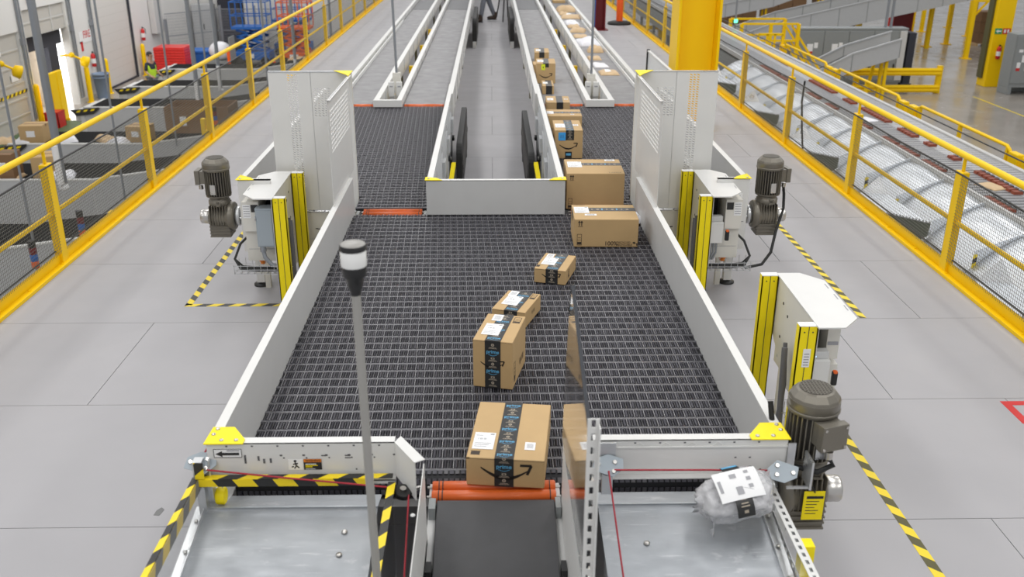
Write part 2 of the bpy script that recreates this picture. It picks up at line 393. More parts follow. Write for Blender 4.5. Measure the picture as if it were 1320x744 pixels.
hs = [(.44+i*.094, ZW-.012, .008, .006) for i in range(7)]+[(.47+i*.11, .783, .007, .006) for i in range(6)]+[(.92, .836, .008, .006), (.975, .836, .008, .006)]
holes(m, hs, YP-.002)
for i in range(5):
    x = .45+i*.1
    for s in (-1, 1): m.bar((x, YP-.0022, .905), (x+s*.018, YP-.0022, .893), .001, .006, 0, (0, 1, 0))
m.build('end_panel', ['white', 'seam'], conv, .001)
# yellow corner plates
def corner_plate(parent, pts, z, screws, name='corner_plate'):
    m = MB(); m.prism([(x, y, z) for x, y in pts], (0, 0, .005), 0)
    for x, y in screws: m.lathe([(.009, 0), (.008, .004), (.003, .006)], (x, y, z+.005), n=10, m=1)
    o = m.build(name, ['bright_yellow', 'steel'], parent, .001); o['label'] = 'bright yellow corner plate'; return o
corner_plate(conv, [(XWL-.032, YP-.012), (-.935, YP-.012), (-.935, YP+.022), (-.995, YP+.112), (XWL-.027, YP+.112)], ZW+.001, [(-1.055, YP+.095), (-1.06, YP+.055), (-1.02, YP+.012), (-.965, YP+.012)])
corner_plate(conv, [(XWR+.032, YP-.012), (.972, YP-.012), (.972, YP+.022), (1.035, YP+.112), (XWR+.027, YP+.112)], ZW+.001, [(1.095, YP+.095), (1.10, YP+.055), (1.06, YP+.012), (1.0, YP+.012)])
# direction and warning stickers on the left end panel
m = MB(); y = YP-.0045
m.box(-1.05, -.945, y, y+.001, .856, .893, 0); m.box(-1.05, -.945, y-.0006, y, .856, .858, 1); m.box(-1.05, -.945, y-.0006, y, .891, .893, 1)
m.box(-1.05, -1.048, y-.0006, y, .856, .893, 1); m.box(-.947, -.945, y-.0006, y, .856, .893, 1)
m.prism([(-1.044, y, .8715), (-1.018, y, .884), (-1.018, y, .859)], (0, -.0008, 0), 1); m.box(-1.018, -.955, y-.0008, y, .866, .877, 1); m.box(-1.0, -.953, y-.0008, y, .883, .888, 2)
o = m.build('direction_sticker', ['label', 'tape_black', 'label_print'], conv); o['label'] = 'white sticker with a black arrow pointing left'
m = MB(); x = -.775
m.box(x, x+.056, y, y+.001, .800, .846, 0); m.box(x+.058, x+.125, y, y+.001, .800, .846, 1); m.box(x+.058, x+.125, y-.0006, y, .833, .846, 2)
m.box(x+.064, x+.105, y-.0008, y, .823, .826, 0); m.box(x+.064, x+.11, y-.0008, y, .817, .820, 3); m.box(x+.064, x+.09, y-.0008, y, .811, .814, 3); m.box(x+.064, x+.1, y-.0008, y, .803, .805, 0)
m.text('WARNING', .0115, (x+.093, y-.0012, .8395), (1, 0, 0), (0, 0, 1), 1)
m.lathe([(.0055, 0), (.0055, .0008)], (x+.026, y, .838), (0, -1, 0), 10, 1)
for a, b in (((.026, .832), (.030, .818)), ((.018, .824), (.036, .828)), ((.030, .818), (.022, .806)), ((.030, .818), (.040, .808)), ((.012, .812), (.020, .815))):
    m.bar((x+a[0], y-.0004, a[1]), (x+b[0], y-.0004, b[1]), .005, .0008, 1, (0, 1, 0))
o = m.build('warning_sticker', ['label', 'tape_black', 'warn_orange', 'bright_yellow'], conv); o['label'] = 'white pictogram beside an orange and black warning sticker'
# take-away: orange rollers, side walls and belt
def roller(parent, x0, x1, y, z, r=.026, name='orange_roller'):
    m = MB(); m.lathe([(r*.85, 0), (r, .004), (r, x1-x0-.004), (r*.85, x1-x0)], (x0, y, z), (1, 0, 0), 20, 0)
    m.cyl((x0-.02, y, z), (x1+.02, y, z), .006, n=8, m=1)
    k = 0
    for gx in (x0+.025, x0+.04, x1-.025): m.lathe([(r+.0008, 0), (r+.0008, .004)], (gx, y, z), (1, 0, 0), 20, 2)
    o = m.build(name, ['orange', 'steel', 'tape_black'], parent); return o
tk = thing('takeaway_conveyor', 'narrow black belt conveyor with orange rollers taking cartons off the wide belt, bottom middle', 'conveyor')
roller(tk, -.245, .245, 3.218, ZB-.027, .026); roller(tk, -.245, .245, 3.162, ZB-.034, .027)
m = MB()
path = [(3.128, .615), (3.122, .628), (3.108, .632), (1.6, .335)]
low = [(y, z-.05) for y, z in path]
pts = [(-.222, y, z) for y, z in path]+[(-.222, y, z) for y, z in low[::-1]]
m.prism(pts, (.458, 0, 0), 0); m.build('belt', 'takeaway', tk, .004)
m = MB()
for x0, x1 in ((-.256, -.226), (.238, .262)):
    m.prism([(x0, 3.24, .625), (x0, 1.6, .31), (x0, 1.6, .15), (x0, 3.24, .44)], (x1-x0, 0, 0), 0)
    for y in (3.0, 2.2): m.box(x0, x1, y-.03, y+.03, 0, .5, 0)
m.box(-.252, -.226, 3.05, 3.12, .56, .640, 1); m.box(.238, .258, 3.05, 3.12, .56, .640, 1)
m.box(-.248, -.226, 2.74, 2.80, .5, .588, 2); m.box(.24, .26, 2.74, 2.80, .5, .588, 2)
m.build('frame', ['cab_mid', 'cab_grey', 'black'], tk)
def tk_wall(x, s):
    m = MB()
    m.box(min(x, x+s*.004), max(x, x+s*.004), 1.6, 2.935, .52, ZW, 0)
    m.box(min(x, x-s*.046), max(x, x-s*-.043), 1.6, 2.945, ZW-.004, ZW, 0)
    for y in (2.05, 2.62): m.lathe([(.009, 0), (.007, .003)], (x+s*.018, y, ZW), n=10, m=1)
    m.box(min(x, x+s*.002), max(x, x+s*.002), 1.6, 2.95, .52, .60, 0)
    return m
tk_wall(-.250, -1).build('side_wall', ['white', 'cab_mid'], tk, .001)
m = MB(); m.box(.262, .266, 1.6, 3.1, .55, ZW, 0); m.box(.262, .285, 1.6, 3.1, ZW-.004, ZW, 0)
m.build('side_wall', ['white', 'cab_mid'], tk, .001)

# ------------------------------------------------------------------ second stage behind: two link-belt lanes and the island
YI = 6.775; YR = 11.06
XO_L, XO_R = -1.88, 1.92
isl_l, isl_r = -.49, .54
def lane_stage(s, label):
    t = thing('belt_conveyor', label, 'conveyor')
    m = MB()
    if s < 0: (link_belt(m, -1.05, isl_l-.01, 6.98, 7.30, ZB), link_belt(m, -1.66, isl_l-.01, 7.30, 11.0, ZB))
    else: (link_belt(m, isl_r+.01, 1.09, 6.98, 7.30, ZB), link_belt(m, isl_r+.01, 1.70, 7.30, 11.0, ZB))
    m.build('belt', ['belt', 'roller', 'rib', 'web'], t, recalc=False)
    xo = XO_L if s < 0 else XO_R
    wall_c(xo-s*.04, xo, 6.83, 11.1, ZB-.1, ZW).build('side_wall', ['white', 'cab_mid'], t, .0015)
    m = MB(); xi = xo-s*.24
    m.box(min(xi, xo), max(xi, xo), 6.80, 6.83, .36, ZW, 0); m.box(min(xi, xo), max(xi, xo), 6.80, 6.85, ZW-.004, ZW, 0)
    m.box(min(xi, xo)+.02, max(xi, xo)-.02, 6.797, 6.80, .58, .583, 1)
    x = xo-s*.13
    m.box(x-.085, x+.085, 6.796, 6.80, .68, .80, 2); m.box(x-.08, x-.02, 6.795, 6.797, .73, .795, 3)
    for q in range(5): m.box(x-.01, x+.07, 6.795, 6.797, .78-q*.02, .785-q*.02, 4)
    m.build('end_panel', ['white', 'seam', 'label', 'tape_black', 'label_print'], t)
    pts = [(xo-s*-.012, 6.79), (xo-s*.125, 6.79), (xo-s*.09, 6.85), (xo-s*-.008, 6.93)]
    corner_plate(t, pts, ZW+.001, [(xo-s*.02, 6.81)])
    m = MB(); a, b = min(xo, xi), max(xo, xi)
    for y in (7.02, 9., 10.9):
        for x in (xo-s*.05,):
            m.box(x-.03, x+.03, y-.03, y+.03, .03, .58, 0)
    m.box(min(xo-s*.02, xo-s*.09), max(xo-s*.02, xo-s*.09), 6.83, 11.0, .42, .55, 0)
    m.build('frame', 'white', t)
    for y in (7.02, 9., 10.9): MB().lathe([(.062, 0), (.062, .014), (.02, .024), (.012, .026), (.012, .06)], (xo-s*.05, y, 0)).build('levelling_foot', 'black', t)
    return t
laneL = lane_stage(-1, 'dark link-belt lane left of the white island, with orange rollers at its near end')
laneR = lane_stage(1, 'dark link-belt lane right of the white island, with a row of cartons on it')
roller(laneL, -.98, -.535, 6.925, ZB-.026, .026); roller(laneL, -.98, -.535, 6.868, ZB-.032, .026)
roller(laneR, .60, 1.03, 6.925, ZB-.026, .026); roller(laneR, .60, 1.03, 6.868, ZB-.032, .026)
for x in (-1.02, -.51): MB().box(x-.010, x+.010, 6.84, 6.94, .56, .632, 0).build('roller_bracket', 'cab_grey', laneL)

isl = thing('island_barrier', 'white island guard around the empty grey bay between the two belt lanes', 'conveyor guard')
m = MB(); m.box(isl_l, isl_r, YI-.004, YI, ZB+.002, ZW, 1); m.box(isl_l, isl_r, YI-.004, YI+.04, ZW-.004, ZW, 0); m.box(isl_l, isl_r, YI+.036, YI+.04, .62, ZW-.004, 0)
for i in range(9): m.box(isl_l+.17+i*.085, isl_l+.195+i*.085, YI+.008, YI+.014, ZW, ZW+.0008, 1)
m.build('end_panel', ['white', 'cab_mid'], isl, .001)
for s, x in ((1, isl_l), (-1, isl_r)):
    m = MB(); m.box(min(x, x+s*.006), max(x, x+s*.006), YI, 10.94, .30, ZW, 0); m.box(min(x, x+s*.05), max(x, x+s*.05), YI, 10.94, ZW-.004, ZW, 0)
    m.build('side_wall', ['white', 'white'], isl, .001)
    # round grey gear covers and brackets on the inner side
    for k, y in enumerate((7.25, 8.1, 9.0, 9.9)):
        c = MB(); c.cyl((x+s*.006, y, .52), (x+s*.05, y, .52), .33, n=32); c.cyl((x+s*.05, y, .52), (x+s*.06, y, .52), .27, n=32)
        c.build('gear_cover', 'lane_grey', isl)
        b = MB(); b.box(min(x+s*.06, x+s*.085), max(x+s*.06, x+s*.085), y-.10, y+.06, .60, .74, 0)
        b.build('bracket', 'lane_grey', isl, .003)
        b = MB(); b.cyl((x+s*.06, y+.1, .5), (x+s*.085, y+.1, .5), .03, n=12, m=0); b.cyl((x+s*.085, y+.1, .5), (x+s*.09, y+.1, .5), .018, n=12, m=1); b.build('pulley_end', ['rubber', 'steel'], isl)
    m = MB(); m.box(min(x+s*.02, x+s*.07), max(x+s*.02, x+s*.07), 8.0, 8.06, 0, .42, 0); m.box(min(x+s*.06, x+s*.16), max(x+s*.06, x+s*.16), 8.0, 8.12, .02, .12, 0)
    m.bar((x+s*.05, 8.05, .1), (x+s*.12, 8.9, .5), .04, .03, 0); m.build('brace', 'bright_yellow', isl)
    m = MB(); m.box(min(x+s*.03, x+s*.2), max(x+s*.03, x+s*.2), 7.35, 7.6, 0, .16, 0)
    if s < 0:
        m.box(x-.19, x-.05, 7.34, 7.35, .03, .13, 1)
        for q in range(5): m.box(x-.18+q*.025, x-.17+q*.025, 7.32, 7.34, .04, .12, 2)
    m.build('foot_box', ['cab_mid', 'black', 'cable'], isl, .004)
corner_plate(isl, [(isl_l-.008, YI-.01), (isl_l+.12, YI-.01), (isl_l+.08, YI+.05), (isl_l-.008, YI+.08)], ZW+.001, [(isl_l+.02, YI+.02)])
corner_plate(isl, [(isl_r+.008, YI-.01), (isl_r-.12, YI-.01), (isl_r-.08, YI+.05), (isl_r+.008, YI+.08)], ZW+.001, [(isl_r-.02, YI+.02)])
def drive_belt(x, y0, y1, z0, z1, label, w_=.06):
    t = thing('drive_belt', label, 'drive belt', (x, (y0+y1)/2, 0))
    r = .12; pts = []
    for (cy, cz, a0) in ((y1-r, z1-r, 0), (y0+r, z1-r, PI/2), (y0+r, z0+r, PI), (y1-r, z0+r, 1.5*PI)):
        for k in range(6):
            a = a0+PI/2*k/5; pts.append((-w_/2, cy+r*math.cos(a)-(y0+y1)/2, cz+r*math.sin(a)))
    MB().prism(pts, (w_, 0, 0)).build('belt_loop', 'rubber', t, .006)
    m = MB()
    for sx in (-1, 1):
        m.box(sx*w_/2 if sx > 0 else -w_/2-.004, w_/2+.004 if sx > 0 else -w_/2, -(y1-y0)/2+.16, (y1-y0)/2-.16, z0+.14, z1-.14)
        for k in (-1, 1): m.cyl((0, k*((y1-y0)/2-.16), (z0+z1)/2), (sx*(w_/2+.008), k*((y1-y0)/2-.16), (z0+z1)/2), .035, n=12)
    for k in (-1, 1): m.box(-.03, .03, k*(y1-y0)*.36-.05, k*(y1-y0)*.36+.05, 0, z0+.03)
    m.build('belt_cover', 'motor_dark', t)
    m = MB(); m.box(-.04, .04, -(y1-y0)/2-.02, -(y1-y0)/2+.14, .0, .14); m.build('base_box', 'cab_mid', t, .004)
    return t
drive_belt(-.335, 9.4, 11.5, .05, .56, 'upright black drive belt loop inside the bay, left side behind the white island')
drive_belt(.385, 9.0, 11.3, .05, .56, 'upright black drive belt loop inside the bay, right side behind the white island')
drive_belt(-.365, 20.8, 23.6, .05, .62, 'distant black drive belt loop on the left of the aisle by the person', .09)
drive_belt(.44, 20.8, 23.6, .05, .62, 'distant black drive belt loop on the right of the aisle by the tripod', .09)

# ------------------------------------------------------------------ the four grey lanes running into the distance
YF = 22.42; YE = 44.
def grey_lane(x0, x1, label, wall_l=None, wall_r=None, rollers=None):
    t = thing('lane_conveyor', label, 'conveyor', (0, 0, 0), group='four grey lanes running to the back')
    m = MB(); m.box(x0, x1, YR+.05, YF-.03, ZB-.04, ZB); m.build('belt', 'smooth', t, .004)
    m = MB(); m.box(x0, x1, YF+.03, YE, ZB-.04, ZB); o = m.build('belt', 'smooth_shaded', t, .004); o['label'] = 'belt beyond the joint, its shade painted as darker grey'
    m = MB()
    for y in range(12, 44, 3):
        m.box(x0+.02, x0+.06, y-.03, y+.03, 0, ZB-.14, 0); m.box(x1-.06, x1-.02, y-.03, y+.03, 0, ZB-.14, 0)
    m.box(x0, x1, YR+.05, YE, ZB-.14, ZB-.045, 1)
    m.build('frame', ['tape_olive', 'cab_mid'], t)
    for (xa, xb, z1) in (wall_l, wall_r):
        m = MB(); m.box(xa, xb, YR-.1, YE, ZB-.13, z1, 0)
        y = 11.6
        while y < YF:
            m.box(xa-.006, xa, y, y+.012, ZB-.1, z1-.02, 1); m.box(xb, xb+.006, y, y+.012, ZB-.1, z1-.02, 1); y += .9
        m.build('side_rail', ['white', 'lane_grey'], t, .003)
    if rollers: roller(t, rollers[0], rollers[1], YR, ZB-.025, .036)
    return t
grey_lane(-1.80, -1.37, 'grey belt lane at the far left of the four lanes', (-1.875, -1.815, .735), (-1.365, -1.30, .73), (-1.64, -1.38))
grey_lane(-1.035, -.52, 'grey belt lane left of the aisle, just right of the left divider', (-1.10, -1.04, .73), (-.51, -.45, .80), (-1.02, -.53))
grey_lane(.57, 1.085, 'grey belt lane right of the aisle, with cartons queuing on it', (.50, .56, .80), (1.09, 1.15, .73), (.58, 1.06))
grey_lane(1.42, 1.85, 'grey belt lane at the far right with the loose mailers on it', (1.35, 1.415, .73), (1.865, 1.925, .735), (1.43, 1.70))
def guide(x, label):
    o = MB().box(x-.008, x+.008, 12.2, 19.8, ZB, ZB+.05).build('guide_strip', 'lamp_white', None, .002); tag(o, label, 'strip'); return o
guide(-1.785, 'thin white guide strip along the left edge of the far left lane'); guide(1.83, 'thin white guide strip along the right edge of the far right lane')
def divider(xa, xb, label, s):
    t = thing('lane_divider', label, 'divider', group='white divider frames between the lanes')
    m = MB(); m.box(xa, xb, 10.90, 10.955, ZB+.005, .735); m.build('end_rail', 'white', t, .003)
    m = MB(); m.box(xa+.08, xb-.08, 11.0, 11.06, .4, .62)
    for k in range(6):
        a = xa+.09+k*(xb-xa-.18)/5; m.cyl((a, 11.12+.06*(k % 3), .3), (a, 11.12+.06*(k % 3), .58+.03*(k % 2)), .022, n=10)
    m.build('drive_unit', 'cab_mid', t, .004)
    m = MB()
    for k in range(5): m.tube([(xa+.08+.03*k, 11.1, .56), (xa+.1+.03*k, 11.2, .64+.01*k), (xa+.13+.02*k, 11.35, .6), (xa+.1+.03*k, 11.5, .5)], .008, 6)
    m.build('cables', 'black', t)
    m = MB(); m.box(xa+.085, xb-.085, 10.96, 11.02, .0, .66)
    m.build('mount', 'cream', t)
    for xx in (xa+.115, xb-.115):
        b = MB(); b.box(xx-.035, xx+.035, 11.85, 11.9, .60, .78, 0); b.box(xx-.02, xx+.02, 11.845, 11.85, .72, .735, 1); b.box(xx-.03, xx+.03, 11.87, 12.0, .3, .60, 0); b.build('switch_box', ['white', 'label_print'], t, .003)
    b = MB()
    y = 12.5
    while y < 22:
        b.box(xa+.085, xb-.085, y-.04, y+.04, .0, .52); y += 2.4
    o = b.build('post', 'yellow', t); o['label'] = 'yellow support legs inside the gap'
    return t
divider(-1.365, -1.035, 'white divider frame with drive parts between the two left lanes', -1)
divider(1.085, 1.415, 'white divider frame with drive parts between the two right lanes', 1)
def drop_pole(x, y, z0, label, dx=0., dy=0., r=.016, zt=8.):
    t = thing('drop_pole', label, 'pole', (x, y, z0))
    MB().cyl((0, 0, .14), (dx, dy, zt-z0), r, n=10).build('rod', 'conduit', t)
    m = MB(); m.box(-.05, .05, -.03, .03, -.02, .16); m.box(-.02, .02, -.035, -.03, .0, .12); m.box(-.03, .03, -.02, .02, -(z0-.45), -.02); m.build('mounting_box', 'cream', t, .004)
    return t
drop_pole(-1.20, 12.1, .70, 'thin grey rod rising from the gap between the two left lanes', -.12, 0)
drop_pole(1.25, 12.0, .70, 'thin grey rod rising from the gap between the two right lanes', .0, 0)
# ------------------------------------------------------------------ perforated guard cabinets
def perf_sheet(m, O, U, V, u1, v1, regs, cw=.0275, ch=.0185, slant=1, mi=0):
    """sheet O + u*U + v*V with rectangles of slanted slots cut through"""
    O = Vector(O); U = Vector(U); V = Vector(V)
    regs = [(a, a+cw*max(1, round((b-a)/cw)), c, c+ch*max(1, round((d-c)/ch))) for a, b, c, d in regs]
    us = sorted({0., u1, *[r[0] for r in regs], *[r[1] for r in regs]}); vs_ = sorted({0., v1, *[r[2] for r in regs], *[r[3] for r in regs]})
    P = lambda u, v: O+U*u+V*v
    for a, b in zip(us[:-1], us[1:]):
        for c, d in zip(vs_[:-1], vs_[1:]):
            if any(r[0]-1e-6 <= a and b <= r[1]+1e-6 and r[2]-1e-6 <= c and d <= r[3]+1e-6 for r in regs):
                nu = max(1, round((b-a)/cw)); nv = max(1, round((d-c)/ch)); du = (b-a)/nu; dv = (d-c)/nv
                for i in range(nu):
                    for j in range(nv):
                        u0_, v0_ = a+i*du, c+j*dv
                        out = [P(u0_, v0_), P(u0_+du, v0_), P(u0_+du, v0_+dv), P(u0_, v0_+dv)]
                        hp = [(.05, .10), (.72, .38), (.95, .92), (.28, .64)]
                        if slant < 0: hp = [(1-x, y) for x, y in (hp[1], hp[0], hp[3], hp[2])]
                        inn = [P(u0_+x*du, v0_+y*dv) for x, y in hp]
                        m.add(out+inn, [(k, (k+1) % 4, 4+(k+1) % 4, 4+k) for k in range(4)], mi)
            else: m.add([P(a, c), P(b, c), P(b, d), P(a, d)], [(0, 1, 2, 3)], mi)
    return m
def solid(o, t):
    q = o.modifiers.new('thickness', 'SOLIDIFY'); q.thickness = t; q.offset = 0; return o
def guard(s, label):
    xs = CX+s*1.083; yf = 7.25 if s < 0 else 7.27; yn = 6.11 if s < 0 else 6.07; zt = 1.63; xo = xs+s*.627; zb0 = .545
    t = thing('machine_guard', label, 'machine guard')
    U = (s, 0, 0)
    m = MB(); perf_sheet(m, (xs, yf, zb0), U, (0, 0, 1), .306, zt-zb0, [(.16, .298, .745, .965)], slant=-s)
    solid(m.build('door_leaf', 'white', t, recalc=False), .003)
    m = MB(); perf_sheet(m, (xs+s*.310, yf, zb0), U, (0, 0, 1), .317, zt-zb0, [(.095, .18, .20, 1.075)], slant=-s)
    solid(m.build('door_leaf', 'white', t, recalc=False), .003)
    m = MB(); m.box(min(xs, xo), max(xs, xo), yf-.004, yf+.03, zt-.003, zt+.004, 0); m.box(min(xs+s*.304, xs+s*.312), max(xs+s*.304, xs+s*.312), yf+.003, yf+.012, zb0, zt, 1)
    m.build('top_rail', ['galv', 'cab_mid'], t)
    m = MB(); m.box(min(xs, xo), max(xs, xo), yf-.002, yf+.002, .10, .525, 0); m.box(min(xs, xo), max(xs, xo), yf-.0035, yf-.002, .30, .306, 1)
    m.build('lower_panel', ['cream', 'cab_mid'], t)
    m = MB()
    for q in range(7): m.cyl((xs+s*(.02+q*.085), yf-.006, .536), (xs+s*(.095+q*.085), yf-.006, .536), .006, n=8)
    m.build('hinge', 'galv', t)
    m = MB(); m.bar((xs+s*.03, yf-.03, .355), (xs+s*.35, yf-.03, .40), .006, .006, 0); m.cyl((xs+s*.03, yf-.03, .352), (xs+s*.09, yf-.03, .358), .014, n=10); m.build('latch_rod', 'black', t)
    m = MB(); perf_sheet(m, (xs, yn, ZW+.002), (0, 1, 0), (0, 0, 1), 7.10-yn, zt-ZW-.002, [(.08, .90, .34, .64)], .055, .030, slant=1)
    solid(m.build('side_panel', 'white', t, recalc=False), .003)
    m = MB(); m.box(min(xs, xs-s*.022), max(xs, xs-s*.022), yn, 7.10, zt-.003, zt, 0)
    for q in range(16): m.box(min(xs-s*.006, xs-s*.014), max(xs-s*.006, xs-s*.014), yn+.03+q*.052, yn+.06+q*.052, zt, zt+.0008, 1)
    m.build('top_flange', ['white', 'label_print'], t)
    m = MB(); pts = [(xs-s*.012, 7.02), (xs-s*.012, yf+.02), (xs+s*.13, yf+.02), (xs+s*.02, 7.10)]
    m.prism([(x, y, zt+.004) for x, y in pts], (0, 0, .004)); o = m.build('corner_plate', 'bright_yellow', t); o['label'] = 'yellow corner plate'
    m = MB(); m.box(min(xs, xs+s*.04), max(xs, xs+s*.04), yf+.004, yf+.044, .05, zt-.003); m.box(min(xo, xo-s*.04), max(xo, xo-s*.04), yf+.004, yf+.044, .0, zt-.003); m.build('frame_post', 'cream', t)
    return t
guard(-1, 'tall white perforated machine guard left of the wide dark belt')
guard(1, 'tall white perforated machine guard right of the belt, below the yellow column')
# pale wedge panel behind the right guard
t = thing('deflector_panel', 'pale see-through deflector panel with dark edge clips, just left of the yellow column', 'panel')
x = 1.95
m = MB(); m.prism([(x, 9.75, .72), (x, 12.0, .72), (x, 12.0, 1.14), (x, 9.75, 1.14)], (.008, 0, 0)); 
M['frosted'] = mat('frosted_panel', (.80, .82, .83), .25, trans=.1, ior=1.2)
m.build('sheet', 'frosted', t)
m = MB(); m.box(x-.012, x+.02, 9.73, 12.0, 1.135, 1.15); m.build('top_rail', 'white', t)
MB().box(x-.015, x+.02, 11.98, 12.02, .9, 1.16).build('edge_clip', 'black', t); MB().box(x-.015, x+.02, 9.70, 9.76, 1.0, 1.18).build('edge_clip', 'black', t)
m = MB(); m.box(x-.01, x+.018, 9.73, 12., .0, .72); m.build('base', 'cream', t)

# ------------------------------------------------------------------ gear motors
def gear_motor(x, y, z, s, box_dir, label, tagged=False, cable=None):
    t = thing('gear_motor', label, 'motor', (x, y, z))
    m = MB()
    m.lathe([(.05, -.115), (.098, -.112), (.108, -.10), (.108, -.07), (.095, -.055), (.092, .02), (.082, .07), (.055, .085)], (0, 0, 0), (s, 0, 0), 28)
    m.box(-.075, .075, -.07, .07, -.15, -.02)
    for k in range(6): m.box(-.078, .078, -.078, .078, -.148+k*.026, -.138+k*.026)
    for k in range(7): m.box(-.06+k*.02-.003, -.06+k*.02+.003, -.095, .095, -.05, .10)
    m.build('gearbox', 'motor', t, .006)
    m = MB(); m.lathe([(.052, 0), (.054, .003), (.054, .055), (.05, .062), (.044, .064)], (s*.085, 0, -.005), (s, 0, 0), 24); m.build('shaft_cover', 'steel', t)
    m = MB(); m.cyl((-s*.26, 0, 0), (-s*.11, 0, 0), .03, n=14); m.lathe([(.07, 0), (.075, .01), (.075, .03), (.05, .035)], (-s*.15, 0, 0), (s, 0, 0), 20)
    for k in range(6): m.cyl((-s*.155, .06*math.cos(k*PI/3), .06*math.sin(k*PI/3)), (-s*.165, .06*math.cos(k*PI/3), .06*math.sin(k*PI/3)), .008, n=8)
    m.box(-s*.2-.03, -s*.2+.03, -.05, .05, -.06, .04); m.build('drive_flange', 'galv', t)
    m = MB(); m.lathe([(.055, .07), (.075, .085), (.08, .10), (.08, .13), (.07, .135), (.07, .155), (.092, .16), (.092, .17)], n=28); m.tube([(.0, -.08, .13), (.03, -.10, .14), (.03, -.10, .11), (.0, -.085, .10)], .008, 8)
    m.build('neck_flange', 'motor', t)
    m = MB(); m.lathe([(.07, .165), (.076, .17), (.076, .36), (.07, .365)], n=28, m=1)
    for k in range(30):
        a = 2*PI*k/30
        ca, sa = math.cos(a), math.sin(a)
        m.bar((.07*ca, .07*sa, .265), (.094*ca, .094*sa, .265), .0045, .185, 0)
    m.build('motor_body', ['motor', 'motor_dark'], t)
    m = MB(); m.lathe([(.090, .355), (.0985, .360), (.0985, .412)], n=28, m=0); m.lathe([(.0985, .411), (.094, .424), (.074, .446), (.064, .4515)], n=12, m=0, smooth=False); m.lathe([(.099, .366), (.1015, .368), (.1015, .374), (.099, .376)], n=28, m=0)
    m.lathe([(.063, .4522), (.063, .4528)], n=24, m=1)
    for k in range(-4, 5):
        h = math.sqrt(max(0, .062**2-(k*.013)**2)); m.box(-h, h, k*.013-.0022, k*.013+.0022, .4528, .4545, 0); m.box(k*.013-.0022, k*.013+.0022, -h, h, .4528, .4545, 0)
    m.build('fan_cowl', ['motor', 'motor_dark'], t)
    d = Vector((box_dir[0], box_dir[1], 0)).normalized(); e = Vector((-d.y, d.x, 0))
    m = MB()
    def obx(c0, c1, h0, h1, e0, e1, mi=0):
        v = [d*a+e*b+Vector((0, 0, c)) for c in (h0, h1) for b in (e0, e1) for a in (c0, c1)]
        m.add(v, [(0, 2, 3, 1), (4, 5, 7, 6), (0, 1, 5, 4), (2, 6, 7, 3), (0, 4, 6, 2), (1, 3, 7, 5)], mi)
    obx(.075, .115, .26, .355, -.05, .05); obx(.115, .150, .255, .362, -.056, .056)
    for a in (-.046, .046):
        for b in (.267, .35):
            m.cyl(d*.150+e*a+Vector((0, 0, b)), d*.154+e*a+Vector((0, 0, b)), .006, n=8, m=1)
    m.cyl(d*.125+Vector((0, 0, .21)), d*.125+Vector((0, 0, .24)), .016, n=12, m=1)
    m.build('terminal_box', ['motor', 'steel'], t, .004)
    m = MB(); e2 = Vector((.15*s, -1, 0)).normalized(); f2 = Vector((-e2.y, e2.x, 0))
    v = [e2*.0965+f2*a+Vector((0, 0, b)) for a, b in ((-.02, .19), (.02, .19), (.02, .265), (-.02, .265))]
    m.prism(v, e2*.002); o = m.build('rating_plate', 'galv', t); o['label'] = 'silver rating plate'
    if cable: MB().tube([d*.125+Vector((0, 0, .21))]+[Vector(p) for p in cable], .011, 8).build('cable', 'rubber', t)
    if tagged:
        m = MB(); m.box(-.032, .05, -.112, -.109, -.075, .055, 0); m.box(-.02, .045, -.1128, -.112, .022, .034, 1)
        for k in range(5): m.box(-.02, .03-.008*(k % 3), -.1126, -.112, .008-k*.014, .0115-k*.014, 2)
        o = m.build('hang_tag', ['bright_yellow', 'black', 'tape_olive'], t); o['label'] = 'yellow hanging tag with black heading'
        MB().tube([(.01, -.112, .05), (.0, -.116, .07), (-.02, -.10, .09), (-.01, -.09, .11)], .003, 6).build('tag_string', 'black', t)
    return t
gear_motor(-2.055, 6.90, .61, -1, (-1, .0), 'grey-brown gear motor standing upright beside the left cabinet')
gear_motor(2.09, 6.90, .61, 1, (1, .15), 'grey-brown gear motor behind the right far cabinet, black cable hanging from it', cable=[(.135, .02, .15), (.13, -.02, .05), (.06, -.12, -.1), (.02, -.18, -.25), (-.06, -.25, -.32), (-.2, -.3, -.33)])
gear_motor(1.238, 3.20, .62, 1, (.30, -.95), 'large grey-brown gear motor at bottom right with a yellow hanging tag', tagged=True, cable=[(.06, -.12, .18), (0, -.13, .155), (-.09, -.09, .16), (-.14, .0, .22), (-.15, .06, .36)])

